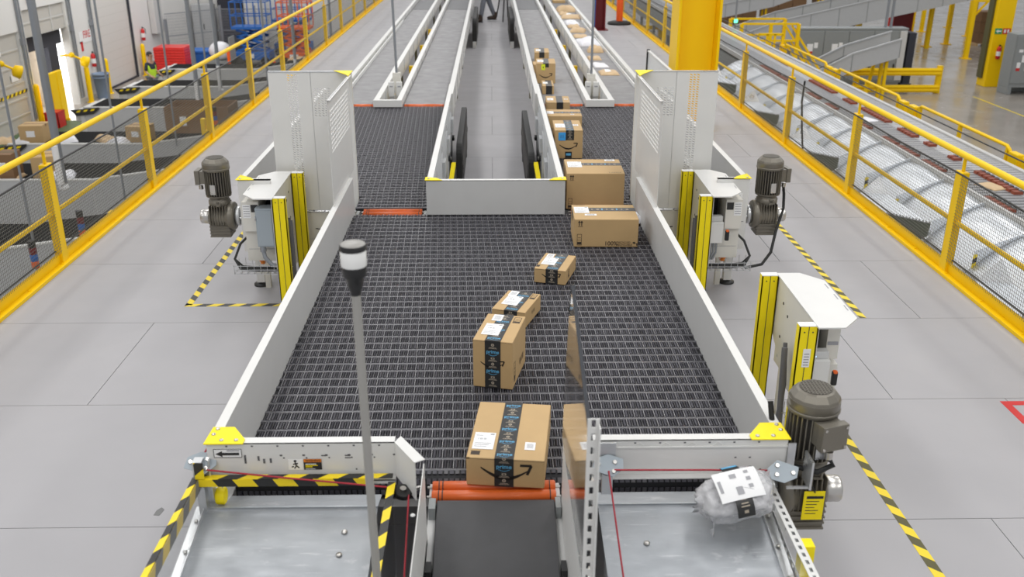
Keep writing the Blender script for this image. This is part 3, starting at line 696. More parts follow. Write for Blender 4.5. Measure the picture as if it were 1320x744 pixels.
# ------------------------------------------------------------------ control cabinets with yellow guard posts
def control_cabinet(x0, y0, s, label, kind):
    t = thing('control_cabinet', label, 'control cabinet', (x0, y0, 0))
    B = lambda m, a, b, c, d, e, f, mi=0: m.box(min(s*a, s*b), max(s*a, s*b), c, d, e, f, mi)
    H = .875
    for yy in (0., .69):
        m = MB(); B(m, .0, .092, yy, yy+.006, 0, H, 0); B(m, 0, .006, yy, yy+.05, 0, H, 0); B(m, .086, .092, yy, yy+.05, 0, H, 0)
        B(m, .044, .048, yy-.001, yy, 0, H, 1); B(m, .0, .092, yy, yy+.05, H, H+.004, 2); B(m, -.01, .10, yy-.01, yy+.06, 0, .008, 0)
        for a in (.025, .067): m.cyl((s*a, yy-.002, H-.03), (s*a, yy, H-.03), .004, n=8, m=1)
        o = m.build('guard_post', ['bright_yellow', 'tape_olive', 'label'], t); o['label'] = 'bright yellow guard post'
        if kind == 'near' and yy == 0:
            q = MB(); B(q, .03, .068, -.0025, -.001, H-.22, H-.12, 0)
            for k in range(5): B(q, .036, .062, -.0032, -.0025, H-.21+k*.015, H-.205+k*.015, 1)
            q.build('paper_tag', ['label', 'label_print'], t)
    m = MB(); m.prism([(s*.096, .006, H-.002), (s*.096, .72, H-.002), (s*.096, .72, .53), (s*.096, .40, .34), (s*.096, .006, .34)], (s*.004, 0, 0), 0)
    for (yy, zz) in ((.57, .76), (.48, .72), (.57, .56), (.48, .52)): m.cyl((s*.094, yy, zz), (s*.096, yy, zz), .009, n=8, m=1)
    m.build('side_plate', ['cream', 'black'], t)
    m = MB(); m.prism([(s*.088, .72, H), (s*.215, .72, H), (s*.318, .60, H), (s*.312, .085, H), (s*.215, -.03, H), (s*.082, -.03, H)], (0, 0, .008), 0)
    for k in range(3): a = .18+k*.15; m.prism([(s*.296, a, H+.0081), (s*.303, a, H+.0081), (s*.305, a+.07, H+.0081), (s*.298, a+.07, H+.0081)], (0, 0, .0005), 1)
    m.build('hood', ['white', 'label_print'], t, .002)
    m = MB(); B(m, .10, .33, .60, .64, .38, .84, 0); B(m, .10, .13, .10, .60, .38, .42, 0); m.build('back_plate', 'cream', t)
    m = MB(); B(m, .12, .20, .30, .58, .55, .84, 0)
    for k in range(6): m.tube([(s*(.13+.012*k), .28, .84), (s*(.13+.012*k), .26, .7), (s*(.125+.012*k), .29, .56)], .007, 6, 1)
    m.build('wiring', ['black', 'rubber'], t)
    m = MB()
    if kind == 'near': B(m, .205, .27, .16, .55, .62, .82, 0); B(m, .21, .265, .158, .16, .70, .72, 3)
    else: B(m, .215, .335, .10, .55, .60, .82, 0)
    if kind != 'near': B(m, .22, .27, .098, .10, .745, .80, 1); B(m, .275, .33, .098, .10, .70, .80, 2)
    for k in range(5 if kind != 'near' else 0): B(m, .28, .325, .0972, .098, .785-k*.018, .79-k*.018, 3)
    m.build('upper_box', ['cream', 'tape_black', 'label', 'label_print'], t, .003)
    xo_ = .335 if kind != 'near' else .27
    m = MB(); B(m, .12, xo_, .14, .58, .36, .60, 0); B(m, .13, xo_-.01, .138, .14, .45, .453, 1); m.build('lower_box', ['cream', 'label_print'], t, .003)
    if kind == 'left':
        m = MB(); B(m, .105, .23, .04, .14, .50, .79, 0); B(m, .112, .222, .034, .04, .51, .775, 0); B(m, .225, .235, .03, .06, .70, .73, 1); m.build('junction_box', ['box_blue_grey', 'galv'], t, .005)
        m = MB(); m.lathe([(.022, 0), (.024, .02), (.018, .04)], (s*.20, .06, .46), n=12); m.tube([(s*.20, .06, .47), (s*.19, .05, .42), (s*.14, .04, .36), (s*.06, .06, .34)], .016, 8); m.build('conduit', 'conduit', t)
    else:
        m = MB(); B(m, .105, .20, .06, .14, .50, .66, 0); B(m, .11, .195, .08, .13, .66, .70, 1); m.build('isolator_box', ['white', 'cab_mid'], t, .004)
        m = MB(); B(m, .215, .245, .05, .075, .52, .60, 0); B(m, .218, .242, .048, .073, .585, .605, 1); m.build('switch_handle', ['black', 'lift_orange'], t, .008)
        if kind == 'near':
            q = MB(); q.cyl((s*.112, .045, .69), (s*.112, .05, .69), .006, n=8); q.build('indicator_lamp', 'led', t)
        m = MB()
        for k in range(3): m.tube([(s*(.125+.02*k), .1, .50), (s*(.125+.02*k), .09, .42), (s*(.11+.015*k), .1, .36)], .007, 6)
        m.build('conduit', 'conduit', t)
    # wire tray with loose cables below
    TW = .42 if kind != 'near' else .24
    m = MB()
    for yy in (.02, .07, .12, .17): m.bar((s*.02, yy, .30), (s*TW, yy, .30), .004, .004)
    for zz in (.33, .36): m.bar((s*.02, .02, zz), (s*TW, .02, zz), .004, .004)
    for k in range(9 if kind != 'near' else 5): m.tube([(s*(.03+.048*k), .02, .37), (s*(.03+.048*k), .02, .30), (s*(.03+.048*k), .17, .30), (s*(.03+.048*k), .17, .37)], .002, 5)
    m.build('wire_tray', 'galv', t)
    m = MB()
    for k in range(3): m.tube([(s*.05, .06+.03*k, .315), (s*.14, .06+.03*k, .315), (s*.22, .10+.03*k, .34), (s*.24, .3, .40)] if kind == 'near' else [(s*.05, .06+.03*k, .315), (s*.25, .05+.03*k, .315), (s*.38, .07+.03*k, .32), (s*.43, .12, .38), (s*.40, .2, .47), (s*.34, .3, .52)], .009, 7)
    m.build('tray_cables', 'rubber', t)
    m = MB(); m.tube([(s*.04, .3, .62), (s*.03, .25, .45), (s*.02, .2, .3), (s*.01, .15, .12), (s*-.05, .15, .06)], .017, 8); m.tube([(s*.06, .36, .62), (s*.06, .3, .40), (s*.03, .26, .2), (s*-.05, .26, .1)], .012, 8)
    m.build('floor_conduit', 'cable', t)
    m = MB()
    for k in (.12, .30): B(m, k-.02, k+.02, .5, .54, 0, .38)
    m.build('leg', 'cream', t)
    m = MB(); m.lathe([(.028, 0), (.03, .01), (.03, .05), (.02, .06)], (s*.27, .3, .30), n=12); m.cyl((s*.27, .3, .28), (s*.27, .3, .31), .02, n=10); o = m.build('valve', 'warn_orange', t); o['label'] = 'brass coloured fitting'
    return t
control_cabinet(-1.465, 6.45, -1, 'white-hooded control cabinet with two yellow posts on the left of the belt', 'left')
control_cabinet(1.485, 6.47, 1, 'white-hooded control cabinet with two yellow posts, farther of the two on the right', 'right')
control_cabinet(1.505, 4.20, 1, 'white-hooded control cabinet with two yellow posts, nearer one right of the belt', 'near')

# ------------------------------------------------------------------ floor marking tape
def floor_tape(p0, p1, label, w=.05, group=None, ol=True):
    a = Vector(p0); b = Vector(p1); d = (b-a).normalized(); n = Vector((-d.y, d.x, 0))
    m = MB(); hazard(m, a-n*w/2, b-n*w/2, n, w, (0, 0, 1), .082, .05, .0015)
    return tag(m.build('floor_tape', ['tape_yellow', 'tape_olive' if ol else 'tape_black']), label, 'floor tape')
floor_tape((-2.29, 6.60, 0), (-2.29, 8.5, 0), 'black and yellow floor tape running away left of the left motor', ol=False)
floor_tape((-2.315, 6.60, 0), (-1.30, 6.60, 0), 'black and yellow floor tape running across in front of the left cabinet', ol=False)
floor_tape((2.71, 6.29, 0), (2.71, 8.6, 0), 'black and yellow floor tape right of the far right motor')
floor_tape((1.995, 2.2, 0), (1.995, 4.95, 0), 'black and yellow floor tape right of the large motor with the tag')
m = MB(); m.box(3.08, 3.13, 4.75, 5.02, 0, .0012); m.box(3.13, 3.3, 4.97, 5.02, 0, .0012); tag(m.build('floor_mark', 'red'), 'red corner mark taped on the grey deck at the right edge', 'floor tape')

# ------------------------------------------------------------------ sheet metal chutes with clear covers, bottom left and right
def sheet_chute(xa, xb, label, s):
    t = thing('metal_chute', label, 'chute')
    pts = [(3.19, .612), (3.06, .648), (3.045, .640), (2.78, .598), (2.45, .545), (1.6, .36)]
    m = MB()
    for (ya_, za), (yb_, zb_) in zip(pts[:-1], pts[1:]):
        m.prism([(xa, ya_, za), (xa, yb_, zb_), (xa, yb_, zb_-.004), (xa, ya_, za-.004)], (xb-xa, 0, 0))
    m.box(xa, xb, 3.052, 3.06, .640, .652)
    m.build('sheet', 'sheet', t)
    m = MB()
    for (x, y) in ((xb-.11, 2.93), (xb-.115, 2.82)) if s < 0 else ((xa+.16, 2.86),): m.lathe([(.012, 0), (.011, .004), (.004, .007)], (x, y, .60+(y-2.78)*.16+.001), n=10)
    m.build('bolt', 'steel', t)
    xo = xa if s < 0 else xb
    m = MB()
    for k in range(2):
        z0 = .70 if k == 0 else .60
    m.prism([(xo-s*.0, 3.08, .665), (xo, 1.6, .39), (xo, 1.6, .355), (xo, 3.08, .63)], (s*.003, 0, 0))
    m.prism([(xo, 3.08, .636), (xo+s*.045, 3.08, .636), (xo+s*.045, 1.6, .372), (xo, 1.6, .372)], (0, 0, .003))
    for k in range(9):
        y = 3.0-k*.15; z = .64+(y-3.08)*.178; m.lathe([(.009, 0), (.008, .005), (.003, .007)], (xo+s*.024, y, z+.003), n=10, m=1)
    m.build('edge_angle', ['galv', 'steel'], t)
    m = MB()
    for x in (xa+.05, xb-.05):
        for y, h in ((3.0, .60), (1.8, .38)): m.box(x-.02, x+.02, y-.02, y+.02, 0, h)
    m.build('leg', 'galv', t)
    m = MB(); m.lathe([(.03, 0), (.034, .004), (.034, .03), (.03, .034)], ((xa+.035) if s < 0 else (xb-.05), 3.10, .675), (1, 0, 0), 18); o = m.build('end_cap', 'bright_yellow', t); o['label'] = 'yellow round end cap'
    return t
sheet_chute(-1.10, -.445, 'scuffed bare metal chute at the bottom left, framed by hazard tape', -1)
sheet_chute(.40, 1.02, 'scuffed bare metal chute at the bottom right, under the clear wrapped parcel', 1)
# left clear cover edged with hazard tape
t = thing('clear_cover', 'clear cover around the left chute with black and yellow tape on its edges', 'cover')
zc = .788; yb = 3.050; xl, xr = -1.118, -.38
MB().box(xl-.003, xl+.003, 1.7, yb, .40, zc).build('side_sheet', 'clear', t); MB().box(xr-.003, xr+.003, 1.7, yb-.06, .40, zc).build('side_sheet', 'clear', t)
m = MB(); hazard(m, (xl+.01, yb-.014, zc), (xr, yb-.014, zc), (0, 1, 0), .03, (0, 0, 1), .075, .035, .002)
hazard(m, (xl+.01, yb-.014, zc-.03), (xr-.07, yb-.014, zc-.03), (0, 0, 1), .03, (0, -1, 0), .075, -.02, .002); m.build('top_tape', ['tape_yellow', 'tape_black'], t)
m = MB(); hazard(m, (xl-.012, 1.7, zc), (xl-.012, yb, zc), (1, 0, 0), .022, (0, 0, 1), .075, .03, .002)
hazard(m, (xl-.005, 1.7, zc-.045), (xl-.005, yb, zc-.045), (0, 0, 1), .045, (-1, 0, 0), .075, .03, .0015)
m.build('side_tape', ['tape_yellow', 'tape_black'], t)
m = MB(); hazard(m, (xl+.012, 1.7, zc-.05), (xl+.012, yb, zc-.05), (0, 0, 1), .05, (1, 0, 0), .075, .03, .0015); o = m.build('inner_tape', ['tape_veiled', 'tape_grey'], t); o['label'] = 'inner strip of the hazard tape, painted pale as behind clear plastic'
m = MB(); hazard(m, (xr-.014, 1.7, zc), (xr-.014, yb-.04, zc), (1, 0, 0), .028, (0, 0, 1), .075, .03, .002)
hazard(m, (xr-.005, 1.7, zc-.03), (xr-.005, yb-.04, zc-.03), (0, 0, 1), .03, (-1, 0, 0), .075, .03, .0015); m.build('side_tape', ['tape_yellow', 'tape_black'], t)
m = MB(); m.box(xl-.004, xl+.03, yb-.01, yb+.03, .0, .86); m.build('post', 'galv', t)
m = MB(); hazard(m, (xl+.002, yb-.012, .755), (xl+.002, yb-.012, .86), (1, 0, 0), .035, (0, -1, 0), .05, .03, .002); m.build('post_tape', ['tape_yellow', 'tape_black'], t)
# right clear cover on slotted angles
def slotted(m, p0, p1, wdir, width, nrm, pitch=.04, th=.003):
    """slotted steel strip: two rails joined by lands, leaving open slots"""
    p0 = Vector(p0); p1 = Vector(p1); L = (p1-p0).length; d = (p1-p0)/L; w_ = Vector(wdir).normalized(); n = Vector(nrm).normalized()*th
    q = lambda a, b, c, e: m.prism([p0+d*a+w_*c, p0+d*b+w_*c, p0+d*b+w_*e, p0+d*a+w_*e], n)
    q(0, L, 0, width*.33); q(0, L, width*.67, width)
    s_ = 0.
    while s_ < L: q(s_, min(L, s_+pitch*.45), width*.33, width*.67); s_ += pitch
t = thing('clear_cover', 'clear cover on slotted angles along the right edge of the right chute', 'cover')
m = MB(); slotted(m, (1.045, 1.7, .715), (1.045, 3.10, .715), (1, 0, 0), .034, (0, 0, 1)); m.box(1.076, 1.079, 1.7, 3.10, .68, .715); m.build('slotted_angle', 'white', t)
m = MB(); slotted(m, (1.075, 1.7, .46), (1.075, 3.10, .60), (0, 0, 1), .034, (1, 0, 0)); m.build('slotted_angle', 'galv', t)
m = MB(); m.prism([(1.068, 1.7, .40), (1.068, 3.1, .56), (1.068, 3.1, .71), (1.068, 1.7, .71)], (.005, 0, 0)); m.build('side_sheet', 'clear', t)
m = MB(); m.box(1.08, 1.12, 2.7, 2.75, 0, .71); o = m.build('post', 'bright_yellow', t); o['label'] = 'yellow support post'
# upright clear splash guard right of the take-away belt
t = thing('clear_shield', 'upright clear plastic shield with dark edges right of the takeaway belt', 'shield')
x = .258
out = [(3.09, .925), (3.02, 1.25), (2.90, 1.615), (2.87, 1.625), (2.21, 1.44), (2.21, .925)]
m = MB(); m.prism([(x, y, z) for y, z in out], (.008, 0, 0)); m.build('sheet', 'clear', t)
m = MB()
M['edge'] = mat('dark_sheet_edge', (.045, .048, .055), .25)
for (a, b) in zip(out[2:5], out[3:6]): m.bar((x+.004, a[0], a[1]), (x+.004, b[0], b[1]), .011, .011, 0)
m.bar((x+.004, 2.94, 1.5), (x+.004, 2.88, 1.622), .011, .006, 0)
m.build('edge_trim', 'edge', t)
m = MB(); slotted(m, (.250, 2.195, 0), (.250, 2.195, 1.515), (1, 0, 0), .033, (0, 1, 0), .042); m.box(.280, .283, 2.165, 2.195, 0, 1.50); m.build('slotted_post', 'white', t)
m = MB(); m.box(.266, .276, 2.199, 2.215, 1.30, 1.32); m.box(.266, .276, 2.199, 2.215, 1.0, 1.02); m.build('clip', 'steel', t)

# ------------------------------------------------------------------ pull cords, pulleys and brackets
def pulley_bracket(name, label, loc, rz, upright=None):
    t = thing(name, label, 'pulley', loc, rz)
    m = MB(); pts = [(-.05, -.012), (.012, -.035), (.045, -.01), (.045, .02), (.0, .035), (-.04, .02)]
    m.prism([(a, b, .012) for a, b in pts], (0, 0, .004), 0)
    for a, b in ((-.03, .005), (.02, .01), (.015, -.018)): m.lathe([(.008, 0), (.006, .005)], (a, b, .016), n=8, m=1)
    o = m.build('plate', ['box_blue_grey', 'steel'], t); o.rotation_euler = (.75 if abs(rz) < 2 else -.75, 0, 0); o.scale = (1.25,)*3
    MB().lathe([(.03, 0), (.034, .002), (.026, .006), (.034, .010), (.03, .012)], (.0, 0, -.006), n=20).build('wheel', 'rubber', t).rotation_euler = (.75 if abs(rz) < 2 else -.75, 0, 0)
    if upright:
        m = MB(); 
        for b in upright: m.box(*b)
        m.build('bracket', 'galv', t)
    return t
pulley_bracket('cord_pulley', 'grey pulley bracket holding the red cord at the lower left corner', (-1.10, 3.085, .825), .1, [(.01, .03, -.01, .02, -.2, .01), (.028, .034, -.03, .03, -.14, .03)])
pulley_bracket('cord_pulley', 'grey pulley bracket on the right end panel beside the slotted post', (.43, 3.05, .82), 0, [(-.03, .03, .02, .03, .01, .09), (-.02, .02, -.004, .03, -.12, -.004)])
pulley_bracket('cord_pulley', 'white pulley bracket at the lower right corner beside the motor', (1.085, 3.03, .80), PI, [(-.11, -.02, .01, .02, -.06, -.052), (-.11, -.102, -.06, .03, -.06, .06), (-.06, -.03, -.05, -.044, -.01, .1)])
t = thing('cord_pulley', 'black cord wheel at the bend of the white wall, left of the takeaway belt', 'pulley', (-.338, 2.985, .76))
MB().lathe([(.03, -.01), (.036, -.007), (.028, 0), (.036, .007), (.03, .01)], (0, 0, 0), (.15, -.2, 1), 20).build('wheel', 'rubber', t)
m = MB(); m.lathe([(.012, .0), (.012, .012)], (0, 0, .008), (.15, -.2, 1), 10); m.bar((0, 0, 0), (.06, .06, -.02), .012, .012); m.build('axle', 'steel', t)
def cord(pts, label, r=.0035):
    return tag(MB().tube(pts, r, 6).build('pull_cord', 'red_cord'), label, 'pull cord')
cord([(-1.11, 3.10, .83), (-1.115, 3.9, .82), (-1.12, 5.5, .78)], 'red pull cord running back outside the left wall')
cord([(-1.10, 3.055, .822), (-.8, 3.03, .80), (-.36, 3.0, .768)], 'red pull cord crossing in front of the left end panel')
cord([(-.315, 2.965, .76), (-.30, 2.3, .55), (-.29, 1.75, .40)], 'red pull cord dropping from the black wheel along the takeaway wall')
cord([(.45, 3.02, .825), (.8, 3.035, .812), (1.07, 3.03, .81)], 'red pull cord crossing in front of the right end panel')
cord([(.43, 3.02, .82), (.435, 2.5, .66), (.435, 1.75, .44)], 'red pull cord dropping from the bracket over the right chute')
t = thing('control_box', 'small grey box with a lit blue screen at the bottom, left of the takeaway wall', 'control box', (-.325, 2.40, 0))
m = MB(); m.box(-.04, .05, -.05, .16, .46, .60); m.build('housing', 'cab_mid', t, .006)
m = MB(); m.box(-.015, .04, .05, .10, .6, .603); m.build('screen', 'led', t)
m = MB(); m.box(-.01, .01, -.01, .03, 0, .46); m.build('stand', 'galv', t)

# ------------------------------------------------------------------ beacon on a pole in the foreground
t = thing('beacon_light', 'white beacon with black bands on a tall grey pole in the foreground', 'beacon', (-.355, 2.36, 0))
m = MB(); m.tube([(0, 0, 0), (-.006, .01, .9), (-.016, .018, 1.82)], .0128, 14); m.build('pole', 'pole', t)
c = (-.0165, .019, 0)
MB().lathe([(.014, 1.80), (.016, 1.815), (.021, 1.825), (.024, 1.85), (.033, 1.858), (.034, 1.885)], c).build('socket', 'black', t)
MB().lathe([(.034, 1.885), (.035, 1.887), (.035, 1.928), (.034, 1.93)], c).build('lens', 'lamp_white', t)
MB().lathe([(.036, 1.93), (.036, 1.941), (.034, 1.945)], c).build('top_ring', 'black', t)
MB().lathe([(.0335, 1.945), (.031, 1.948), (.012, 1.950)], c).build('cap', 'pole', t)
MB().box(-.04, .04, -.04, .04, 0, .012).build('foot_plate', 'galv', t)
# ------------------------------------------------------------------ cartons
def carton(label, x, y, w, d, h, deg, tape=None, decals=(), z=ZB, group='brown cartons on the belts', smile_at=None, tw=.076, print_tape=True, name='cardboard_box', fine=True):
    t = thing(name, label, 'box', (x, y, z+.0005), math.radians(deg), group)
    m = MB(); m.box(-w/2, w/2, -d/2, d/2, 0, h, 0)
    b = m.build('carton', 'card', t, min(.004, h*.04))
    if fine:   # flap seam shows at the ends of the lid
        q = MB()
        ax = tape[0] if tape else 'y'
        off = tape[1] if tape else 0
        if ax == 'y': q.box(-w/2+.002, w/2-.002, -d/2-.0004, -d/2, h-.006, h-.0045, 0)
        else: q.box(-w/2-.0004, -w/2, -d/2+.002, d/2-.002, h-.006, h-.0045, 0)
        q.build('flap_seam', 'card_print', t)
    def P(face, u, v, o):
        if face == 'top': return Vector((u, v, h+o))
        if face == 'front': return Vector((u, -d/2-o, v))
        return Vector((w/2+o, u, v))
    def dec(m, face, u0, v0, u1, v1, mi=0, o=.0003, th=.0007):
        m.prism([P(face, *q, o) for q in ((u0, v0), (u1, v0), (u1, v1), (u0, v1))], P(face, 0, 0, th)-P(face, 0, 0, 0), mi)
    UV = {'top': ((1, 0, 0), (0, 1, 0)), 'front': ((1, 0, 0), (0, 0, 1)), 'right': ((0, 1, 0), (0, 0, 1))}
    if tape:
        ax, off = tape[0], tape[1]; down = tape[2] if len(tape) > 2 else h
        m = MB(); pm = MB()
        if ax == 'y':
            dec(m, 'top', off-tw/2, -d/2, off+tw/2, d/2); dec(m, 'front', off-tw/2, h-down, off+tw/2, h)
            m.prism([Vector((off-tw/2, d/2+.0003, h-.07)), Vector((off+tw/2, d/2+.0003, h-.07)), Vector((off+tw/2, d/2+.0003, h)), Vector((off-tw/2, d/2+.0003, h))], (0, .0007, 0))
            if print_tape:
                runs = [('front', h-down+.008, h-.004), ('top', -d/2+.01, d/2-.01)]
                for face, v0, v1 in runs:
                    v = v0; k = 1 if face == 'front' else 0
                    while v < v1-.01:
                        typ = k % 3
                        if typ == 0 and v+.034 < v1:
                            pm.text('prime', .026, P(face, off, v+.022, .0012), *UV[face], 0)
                            for q in range(8):
                                u = -.019+.038*q/7; zz = .0075-.006*math.sin(PI*q/7); pm.prism([P(face, off+u-.003, v+zz, .0011), P(face, off+u+.003, v+zz, .0011), P(face, off+u+.003, v+zz+.002, .0011), P(face, off+u-.003, v+zz+.002, .0011)], P(face, 0, 0, .0002)-P(face, 0, 0, 0), 0)
                            v += .038
                        elif typ == 1:
                            c = P(face, off, v+.020, .0011); U = Vector(UV[face][0]); V = Vector(UV[face][1]); n_ = U.cross(V)*(1 if face != 'front' else 1)
                            pm.add([c+U*.0075*math.cos(2*PI*q/14)+V*.0075*math.sin(2*PI*q/14) for q in range(14)], [tuple(range(14))], 1)
                            c2 = P(face, off, v+.020, .0014); pm.add([c2+U*.003*math.cos(2*PI*q/6)+V*.003*math.sin(2*PI*q/6) for q in range(6)], [tuple(range(6))], 2)
                            for q in range(2): dec(pm, face, off-.020+.004*q, v+.0015+.0045*q, off+.020-.004*q, v+.0035+.0045*q, 1, .001, .0002)
                            v += .033
                        else:
                            dec(pm, face, off-.009, v+.012, off+.009, v+.021, 1, .001, .0002); dec(pm, face, off-.004, v+.014, off+.004, v+.019, 2, .0012, .0002)
                            for q in range(2): dec(pm, face, off-.021+.004*q, v+.0015+.0045*q, off+.021-.004*q, v+.0035+.0045*q, 1, .001, .0002)
                            v += .028
                        k += 1
        else:
            a = tape[3] if len(tape) > 3 else -w/2
            dec(m, 'top', a, off-tw/2, w/2, off+tw/2); dec(m, 'right', off-tw/2, h-.07, off+tw/2, h)
            m.prism([Vector((-w/2-.0003, off-tw/2, h-.07)), Vector((-w/2-.0003, off+tw/2, h-.07)), Vector((-w/2-.0003, off+tw/2, h)), Vector((-w/2-.0003, off-tw/2, h))], (-.0007, 0, 0))
            u = a+.02; k = 0
            while u < w/2-.03:
                if k % 3 == 1: dec(pm, 'top', u, off-.009, u+.018, off+.009, 1, .001, .0002)
                elif k % 3 == 2: dec(pm, 'top', u, off-.016, u+.010, off+.018, 0, .001, .0002)
                else:
                    dec(pm, 'top', u, off-.016, u+.003, off+.016, 1, .001, .0002); dec(pm, 'top', u+.006, off-.014, u+.009, off+.014, 1, .001, .0002)
                u += .034; k += 1
        tp = m.build('packing_tape', 'tape_black', t); tp['label'] = 'black packing tape'
        if pm.v: pm.build('tape_print', ['tape_blue', 'tape_beige', 'tape_black'], tp, recalc=False)
    if smile_at:
        face, cu, cv, sw = smile_at; m = MB(); smile(m, lambda a, b_, c: P(face, a, b_, c), cu, cv, sw); m.build('smile_print', 'smile_ink', t)
    for dcl in decals:
        kind, face, u, v, a, b_ = dcl[:6]
        m = MB()
        if kind == 'label':
            dec(m, face, u-a/2, v-b_/2, u+a/2, v+b_/2, 0, .0011)
            if fine:
                for q in range(9):
                    if q % 4 != 1: dec(m, face, u-a*.3+q*a*.045, v+b_*.06, u-a*.3+q*a*.045+a*.03, v+b_*.16, 1, .0018, .0002)
                for q in range(3): dec(m, face, u-a*.42, v-b_*(.16+.1*q), u+a*(.36-.1*q), v-b_*(.13+.1*q), 1, .0018, .0002)
                dec(m, face, u-a*.42, v+b_*.3, u-a*.1, v+b_*.33, 1, .0018, .0002); dec(m, face, u+a*.25, v+b_*.36, u+a*.44, v+b_*.44, 1, .0018, .0002)
            o = m.build('shipping_label', ['label', 'label_print'], t); o['label'] = 'white shipping label'
        elif kind == 'code':
            dec(m, face, u-a/2, v-b_/2, u+a/2, v+b_/2, 0, .0013)
            if fine:
                for q in range(7): dec(m, face, u-a*.32, v-b_*.3+q*b_*.09, u+a*.32, v-b_*.26+q*b_*.09, 1, .002, .0002)
            m.build('code_sticker', ['label', 'label_print'], t)
        elif kind == 'mark':      # printed handling mark: frame with three cells
            for (p, q_, r, s_) in ((u-a/2, v-b_/2, u+a/2, v-b_/2+.003), (u-a/2, v+b_/2-.003, u+a/2, v+b_/2), (u-a/2, v-b_/2, u-a/2+.003, v+b_/2), (u+a/2-.003, v-b_/2, u+a/2, v+b_/2)): dec(m, face, p, q_, r, s_, 0, .0003, .0004)
            dec(m, face, u-a*.4, v-b_*.42, u+a*.4, v-b_*.2, 0, .0003, .0004); dec(m, face, u-a*.4, v-b_*.05, u+a*.4, v-b_*.02, 0, .0003, .0004); dec(m, face, u-a*.3, v+b_*.15, u+a*.3, v+b_*.19, 0, .0003, .0004)
            m.build('handling_mark', 'card_print', t)
        elif kind == 'solid':
            dec(m, face, u-a/2, v-b_/2, u+a/2, v+b_/2, 0, .0003, .0004)
            dec(m, face, u-a/2-.003, v+b_/2+.002, u+a/2+.003, v+b_/2+.004, 0, .0003, .0004); m.build('ink_block', 'card_print', t)
        elif kind == 'up':        # this way up arrows
            for k in (-1, 1):
                c = u+k*a*.25; dec(m, face, c-.003, v-b_*.35, c+.003, v+b_*.2, 0, .0003, .0004)
                m.prism([P(face, *q, .0003) for q in ((c-.010, v+b_*.15), (c+.010, v+b_*.15), (c, v+b_*.5))], P(face, 0, 0, .0004)-P(face, 0, 0, 0), 0)
            dec(m, face, u-a/2, v-b_/2, u+a/2, v-b_/2+.003, 0, .0003, .0004); m.build('up_arrows', 'card_print', t)
        elif kind == 'text':
            m.text(dcl[6], b_, P(face, u, v, .0008), *UV[face]); m.build('printed_words', 'card_print', t, recalc=False)
        elif kind == 'leaf':
            for k, sx in ((0, 1), (1, -1)):
                pts = [(u+k*.02+sx*.012*math.cos(q*PI/5)*.6+.004*math.cos(2*q), v-k*.012+.009*math.sin(q*PI/5)) for q in range(10)]
                m.prism([P(face, a_, c_, .0003) for a_, c_ in pts], P(face, 0, 0, .0004)-P(face, 0, 0, 0), 0)
            m.build('leaf_print', 'card_print', t)
        elif kind in ('blue', 'lime', 'black'):
            dec(m, face, u-a/2, v-b_/2, u+a/2, v+b_/2, 0, .0012)
            if kind == 'blue': dec(m, face, u-a*.2, v-b_*.2, u-a*.1, v+b_*.2, 1, .002, .0002); dec(m, face, u+a*.1, v-b_*.2, u+a*.2, v+b_*.2, 1, .002, .0002)
            if kind == 'black': dec(m, face, u-a*.35, v-b_*.1, u+a*.35, v+b_*.25, 2, .002, .0002)
            if kind == 'lime': dec(m, face, u-a*.1, v-b_*.2, u+a*.1, v+b_*.1, 3, .002, .0002)
            m.build({'blue': 'blue_sticker', 'lime': 'lime_sticker', 'black': 'black_patch'}[kind], [{'blue': 'blue_sticker', 'lime': 'lime_sticker', 'black': 'tape_black'}[kind], 'sign_blue', 'tape_blue', 'tape_olive'], t)
        elif kind == 'flap':
            dec(m, face, u-a/2, v-b_/2, u+a/2, v+b_/2, 0, .0003, .0004); m.build('tape_tab', 'tape_black', t)
    return t
carton('largest near brown carton at the bottom with black tape and arrow smile', .07, 3.404, .309, .454, .127, -6.4, ('y', -.005), smile_at=('front', .005, .068, .205),
       decals=[('label', 'top', -.098, -.10, .085, .128), ('code', 'top', .09, -.125, .042, .058), ('solid', 'top', -.122, -.193, .036, .026), ('solid', 'front', -.15, .122, .012, .004)])
carton('tall brown carton standing just behind the nearest carton, black tape down its front', .033, 4.164, .192, .315, .247, -13.1, ('y', .0), smile_at=('front', 0, .125, .118),
       decals=[('label', 'top', -.03, -.03, .085, .13), ('code', 'top', -.035, .11, .05, .075), ('mark', 'top', .065, .10, .036, .07), ('mark', 'right', -.11, .075, .03, .10), ('text', 'right', .05, .075, .2, .035, '||| || |||')])
carton('flat brown carton tucked behind the tall carton on the belt', .132, 4.859, .193, .283, .095, -20.1, ('y', .012), smile_at=('front', 0.02, .05, .10),
       decals=[('label', 'top', -.025, .0, .09, .13), ('code', 'top', -.05, .10, .05, .07), ('mark', 'top', .07, .09, .03, .07), ('text', 'right', .0, .05, .1, .03, 'll l ll')])
carton('small flat brown carton alone at mid belt, right of centre, with arrow smile', .389, 5.498, .197, .288, .092, -17.3, ('y', .012), smile_at=('front', .01, .05, .12),
       decals=[('label', 'top', -.035, .0, .085, .13), ('code', 'top', -.055, .10, .045, .06), ('solid', 'top', -.085, -.1, .02, .03), ('mark', 'right', -.06, .05, .03, .05)])
